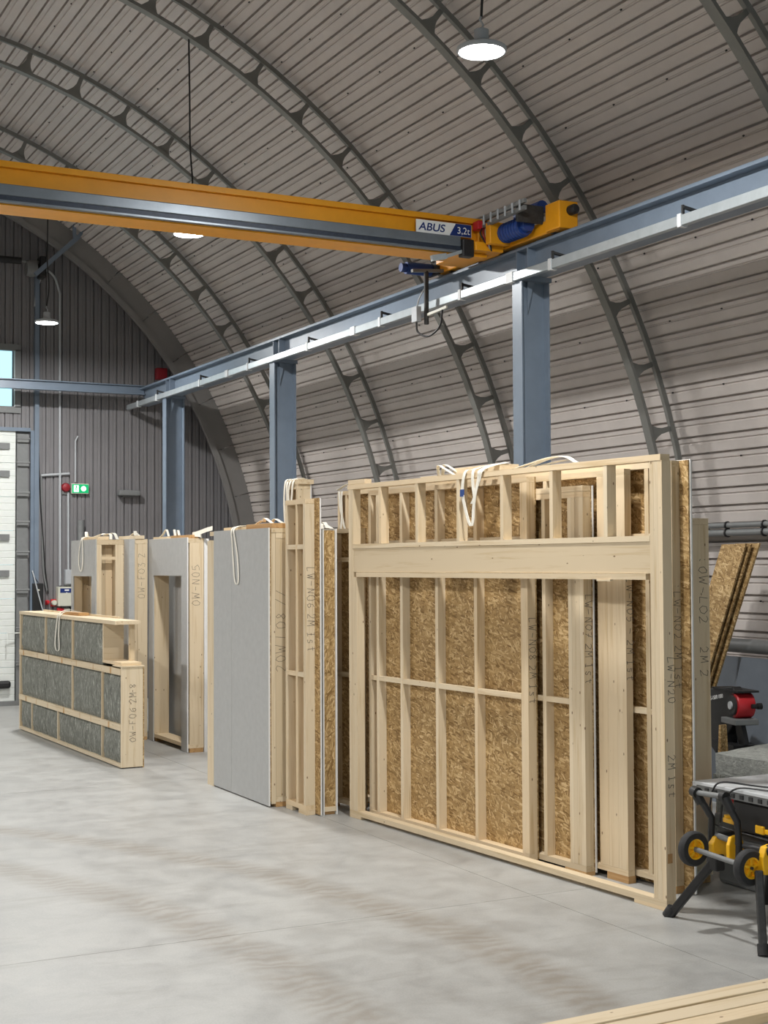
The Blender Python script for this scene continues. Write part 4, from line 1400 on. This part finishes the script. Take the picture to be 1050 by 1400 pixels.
# belt sander standing on the slabs
sd_ = thing('belt_sander', 'black belt sander with a red drum behind the stone wool pile', 'sander', (8.17, 9.49, .65), R(-15))
sd_.scale = (.97, .97, .97)
body = MB().prism([(.40, .02), (.42, .38), (.33, .46), (-.18, .52), (-.24, .47), (-.20, .20), (.16, -.10)], .09, o=(-.05, 0, 0), ex=(0, 1, 0), ey=(0, 0, 1), ez=(1, 0, 0))
body.obj('body', BLACK, sd_, bevel=.012)
MB().lathe([(.02, -.05), (.105, -.05), (.112, -.04), (.112, .10), (.105, .11), (.02, .11)], (.0, -.20, .36), 'x', 28).obj('belt_drum', RED, sd_, True)
MB().lathe([(.02, -.07), (.085, -.07), (.085, -.045), (.02, -.045)], (.0, -.20, .36), 'x', 24).obj('drum_plate', DIRT, sd_, True)
MB().lathe([(.01, -.085), (.035, -.085), (.035, -.07), (.01, -.07)], (.0, -.20, .36), 'x', 12).obj('hub', ALU, sd_, True)
bx('table', GREYP, sd_, -.10, .12, -.34, -.06, .20, .25, .006)
bx('cover', BLACK, sd_, -.06, .14, -.31, .20, .475, .49)
MB().lathe([(.02, 0), (.02, .05), (.028, .05), (.028, .09), (.01, .09)], (.06, -.33, .36), 'x', 10).obj('knob', BLACK, sd_, True)
MB().tube([(.02, .25, .43), (.02, .29, .36), (.03, .31, .28)], .03, 10).obj('motor', DIRT, sd_, True)
bx('switch_plate', RED, sd_, -.06, .04, .285, .32, .22, .26)
MB().bar((.0, -.02, .22), (.0, .02, .02), .16, .10, (1, 0, 0)).bar((.0, -.22, .2), (.02, -.26, .02), .12, .04, (1, 0, 0)).obj('stand', BLACK, sd_)
bx('foot', BLACK, sd_, -.10, .14, -.30, .16, -.005, .025)
bx('pedestal', BLACK, sd_, -.06, .10, -.20, .10, -.67, -.005)
lettering('lettering', 'TS-150/0 1800', .05, (-.0515, .27, .36), SIGNW, sd_, rot=(R(90), R(-10), R(-90)), sx=.95)
tag(MB().box(8.30, 8.42, 8.95, 9.08, .705, .74).obj('wood_offcut', WRED, None, bevel=.003), 'small brown offcut lying on the stone wool slab', 'wood block')
tag(MB().hexa([(7.80, 9.16, .0), (7.92, 9.16, .0), (7.92, 9.24, .0), (7.80, 9.24, .0), (7.82, 9.18, .86), (7.90, 9.20, .86), (7.90, 9.22, .86), (7.82, 9.20, .86)]).obj('strand_board_offcut', OSBX, None), 'small upright strand board scrap beside the belt sander', 'board')
t = thing('storage_crate', 'grey plastic crate standing behind the table saw', 'crate', (6.54, 7.15, 0))
bx('body', GREYP, t, 0, .56, 0, .58, 0, .47, .03)
bx('rim', GREYP, t, -.012, .572, -.012, .592, .43, .475, .01)
t = thing('jerrycan', 'red plastic can behind the table saw', 'can', (6.66, 7.62, .476))
bx('body', RED, t, -.07, .07, -.05, .05, .0, .19, .02)
MB().lathe([(.025, .19), (.025, .22), (.02, .225)], (.02, .02, 0), 'z', 12).obj('cap', BLACK, t, True)
MB().tube(bez([(-.04, 0, .185), (-.04, 0, .22), (.0, 0, .23), (.0, 0, .19)], 4), .010, 8).obj('handle', RED, t, True)

# ------------------------------------------------------------------ table saw on its rolling stand
saw = thing('table_saw', 'yellow and black table saw on a wheeled folding stand', 'table saw', (5.6, 6.5, 0))
S0 = Vector((5.6, 6.5, 0))


def P(x, y, z):
    return tuple(Vector((x, y, z)) - S0)


def stube(name, pts, r, mat, n=10):
    return MB().tube([P(*p) for p in pts], r, n).obj(name, mat, saw, True)


# legs
MB().bar(P(5.645, 7.13, .0), P(5.76, 6.83, .39), .045, .05).obj('leg', BLACK, saw, bevel=.008)
MB().tube([P(5.64, 7.145, .0), P(5.655, 7.11, .055)], .034, 10).obj('foot', RUBBER, saw, True)
MB().bar(P(5.545, 6.175, .0), P(5.63, 6.30, .44), .045, .05).obj('leg', DIRT, saw, bevel=.008)
MB().tube([P(5.543, 6.17, .0), P(5.556, 6.19, .06)], .034, 10).obj('foot', RUBBER, saw, True)
MB().bar(P(6.40, 7.10, .0), P(6.25, 6.85, .40), .045, .05).obj('leg', BLACK, saw, bevel=.008)
MB().bar(P(6.35, 6.10, .0), P(6.20, 6.30, .40), .045, .05).obj('leg', BLACK, saw, bevel=.008)
bx('hinge_block', BLACK, saw, *[a for pr in ((5.73 - 5.6, 5.80 - 5.6), (6.78 - 6.5, 6.88 - 6.5), (.33, .43)) for a in pr], .012)
# wheels with yellow hubs
for (wx, wy, wz) in ((5.60, 6.345, .452), (5.60, 6.835, .474)):
    c = Vector((wx, wy, wz)) - S0
    ax = .028
    wh = MB().lathe([(.062, -ax), (.095, -ax), (.104, -ax * .6), (.106, 0), (.104, ax * .6), (.095, ax), (.062, ax), (.062, -ax)], tuple(c), 'y', 32, False).obj('wheel', RUBBER, saw, True)
    hub = MB().lathe([(.010, -.018), (.020, -.022), (.020, .022), (.010, .022)], tuple(c), 'y', 16)
    hub.lathe([(.052, -.022), (.063, -.026), (.063, .026), (.052, .022), (.052, -.022)], tuple(c), 'y', 28, False)
    hub.lathe([(.015, -.006), (.055, -.006), (.055, .006), (.015, .006)], tuple(c), 'y', 28)
    for k in range(5):
        a = 2 * PI * k / 5 + .3
        hub.bar((c.x + .015 * math.cos(a), c.y - .010, c.z + .015 * math.sin(a)), (c.x + .055 * math.cos(a), c.y - .010, c.z + .055 * math.sin(a)), .014, .022, (0, 1, 0))
    hub.obj('hub', YELP, wh, True)
    MB().lathe([(.004, -.03), (.009, -.03), (.009, .03), (.004, .03)], tuple(c), 'y', 10).obj('axle_nut', DIRT, wh, True)
stube('axle', [(5.60, 6.36, .452), (5.60, 6.82, .473)], .016, GREYP, 12)
# bent handles
stube('handle_tube', [(5.75, 6.845, .42), (5.75, 6.85, .50), (5.75, 6.843, .645), (5.73, 6.88, .71), (5.70, 6.925, .785)], .021, BLACK)
stube('handle_tube', [(5.71, 6.56, .42), (5.72, 6.565, .53), (5.72, 6.578, .665), (5.70, 6.61, .73), (5.685, 6.645, .80)], .021, BLACK)
stube('grip_bar', [(5.70, 6.935, .79), (5.685, 6.65, .805)], .017, GREYP, 12)
MB().tube([P(5.705, 6.955, .795), P(5.695, 6.90, .79)], .034, 12).tube([P(5.70, 6.93, .79), P(5.72, 6.90, .725)], .03, 10).obj('corner_grip', BLACK, saw, True)
MB().tube([P(5.685, 6.67, .805), P(5.684, 6.63, .805)], .032, 12).tube([P(5.685, 6.645, .80), P(5.703, 6.61, .725)], .03, 10).obj('corner_grip', BLACK, saw, True)
# yellow castings
cast = [(-.05, -.05), (.05, -.06), (.08, .0), (.07, .06), (.02, .10), (-.03, .09), (-.05, .04)]
MB().prism([(x * .9, z * .9) for x, z in cast], .05, o=P(5.77, 6.80, .455)).obj('yellow_bracket', YELP, saw, bevel=.006)
MB().prism([(x * .9, z * .9) for x, z in cast], .03, o=P(5.72, 6.60, .49)).obj('yellow_bracket', YELP, saw, bevel=.006)
MB().prism([(x * 1.0, z * 1.1) for x, z in cast], .05, o=P(5.70, 6.28, .47)).obj('yellow_bracket', YELP, saw, bevel=.006)
stube('cross_tube', [(5.78, 6.86, .54), (5.73, 6.57, .535)], .018, GREYP)
stube('cross_tube', [(5.73, 6.53, .53), (5.70, 6.20, .55)], .018, BLACK)
MB().tube([P(5.71, 6.30, .545), P(5.70, 6.22, .55)], .036, 12).obj('collar', BLACK, saw, True)
stube('side_tube', [(5.78, 6.86, .54), (6.25, 6.88, .50)], .018, BLACK)
stube('side_tube', [(5.70, 6.22, .53), (6.22, 6.28, .50)], .018, BLACK)
# saw body: table, fence rails, base
TX0, TX1, TY0, TY1, TZ = 5.86, 6.50, 6.05, 7.13, .80
bx('table_top', ALU, saw, TX0 - 5.6, TX1 - 5.6, TY0 - 6.5, TY1 - 6.5, TZ, TZ + .022, .004)
ap = bx('table_apron', GREYP, saw, TX0 - 5.6 + .01, TX1 - 5.6 - .01, TY0 - 6.5 + .01, TY1 - 6.5 - .01, TZ - .045, TZ)
for k in range(12):
    yy = TY0 - 6.5 + .08 + k * .08
    bx('apron_rib', DIRT, ap, TX0 - 5.6 + .002, TX0 - 5.6 + .01, yy, yy + .03, TZ - .035, TZ - .01)
MB().box(TX0 - 5.6 - .07, TX0 - 5.6 - .03, -.6, -.16, TZ - .03, TZ + .015).obj('fence_rail', ALU, saw, bevel=.004)
MB().lathe([(.008, -.015), (.018, -.015), (.018, 0), (.008, 0)], (TX0 - 5.6 - .07, -.24, TZ - .008), 'x', 14).obj('rail_knob', BLACK, saw, True)
bx('rear_rail', ALU, saw, TX0 - 5.6 + .02, TX0 - 5.6 + .36, TY1 - 6.5 + .01, TY1 - 6.5 + .05, TZ - .03, TZ + .015, .004)
bx('motor_housing', BLACK, saw, TX0 - 5.6 + .04, TX1 - 5.6 - .04, TY0 - 6.5 + .06, TY1 - 6.5 - .30, .56, TZ - .046, .02)
bx('undertray', BLACK, saw, TX0 - 5.6 + .06, TX1 - 5.6 - .06, TY0 - 6.5 + .1, TY1 - 6.5 - .35, .50, .56, .02)
MB().lathe([(.02, -.02), (.085, -.02), (.085, .02), (.02, .02)], (TX0 - 5.6 + .02, -.30, .66), 'x', 22).obj('bevel_wheel', GREYP, saw, True)
MB().bar(P(6.02, 7.02, .585), P(5.88, 6.30, .60), .06, .03).obj('yellow_base_bar', YELP, saw, bevel=.006)
MB().bar(P(6.05, 7.03, .59), P(6.02, 6.98, .59), .07, .045).bar(P(5.93, 6.62, .60), P(5.92, 6.54, .60), .07, .05).obj('yellow_clip', YELP, saw, bevel=.006)
stube('power_cord', bez([(5.82, 6.94, .70), (5.83, 6.92, .80), (5.86, 6.86, .85), (6.0, 6.70, .835), (6.2, 6.3, .83), (6.3, 6.1, .83)], 6), .006, BLACK, 6)
stube('power_cord', bez([(5.78, 6.80, .62), (5.79, 6.78, .74), (5.84, 6.72, .83), (5.95, 6.55, .832), (6.1, 6.15, .83)], 6), .006, BLACK, 6)
stube('power_cord', bez([(5.82, 6.94, .70), (5.84, 6.95, .60), (5.90, 6.90, .56), (5.9, 6.6, .55), (5.86, 6.3, .55)], 6), .005, BLACK, 6)
bx('blade_guard', BLACK, saw, 6.05 - 5.6, 6.35 - 5.6, 6.20 - 6.5, 6.26 - 6.5, TZ + .022, TZ + .10, .02)
bx('push_block', YELP, saw, 6.2 - 5.6, 6.4 - 5.6, 6.28 - 6.5, 6.40 - 6.5, TZ + .022, TZ + .045, .006)

# ------------------------------------------------------------------ loose boards at the bottom right
blabs = ['pale board farthest back in the lumber stack at the lower right', 'second pale board of the lumber stack at the lower right', 'third pale board of the lumber stack, slightly shorter', 'lowest visible board at the corner of the lumber stack']
zt = .30
ang = R(-1.0)
for k, (x0, x1, off, dz) in enumerate(((2.4, 5.6, 0, 0), (2.5, 5.6, -.118, -.006), (2.5, 4.55, -.235, -.008), (2.6, 5.4, -.352, -.05))):
    o = MB().box(x0, x1, off - .112, off, zt - .045 + dz, zt + dz).obj('lumber_board', WX, None, bevel=.003)
    o.location = (0, 4.86, 0)
    o.rotation_euler = (0, 0, R(2.3))
    tag(o, blabs[k], 'board', 'lumber boards at the lower right')
for k, xx in enumerate((3.0, 5.0)):
    o = MB().box(xx, xx + .1, -.47, .0, 0, zt - .096).obj('bearer', WU, None)
    o.location = (0, 4.86, 0)
    o.rotation_euler = (0, 0, R(2.3))
    tag(o, ('left', 'right')[k] + ' wooden bearer under the lumber stack', 'wood block', 'bearers under the lumber')
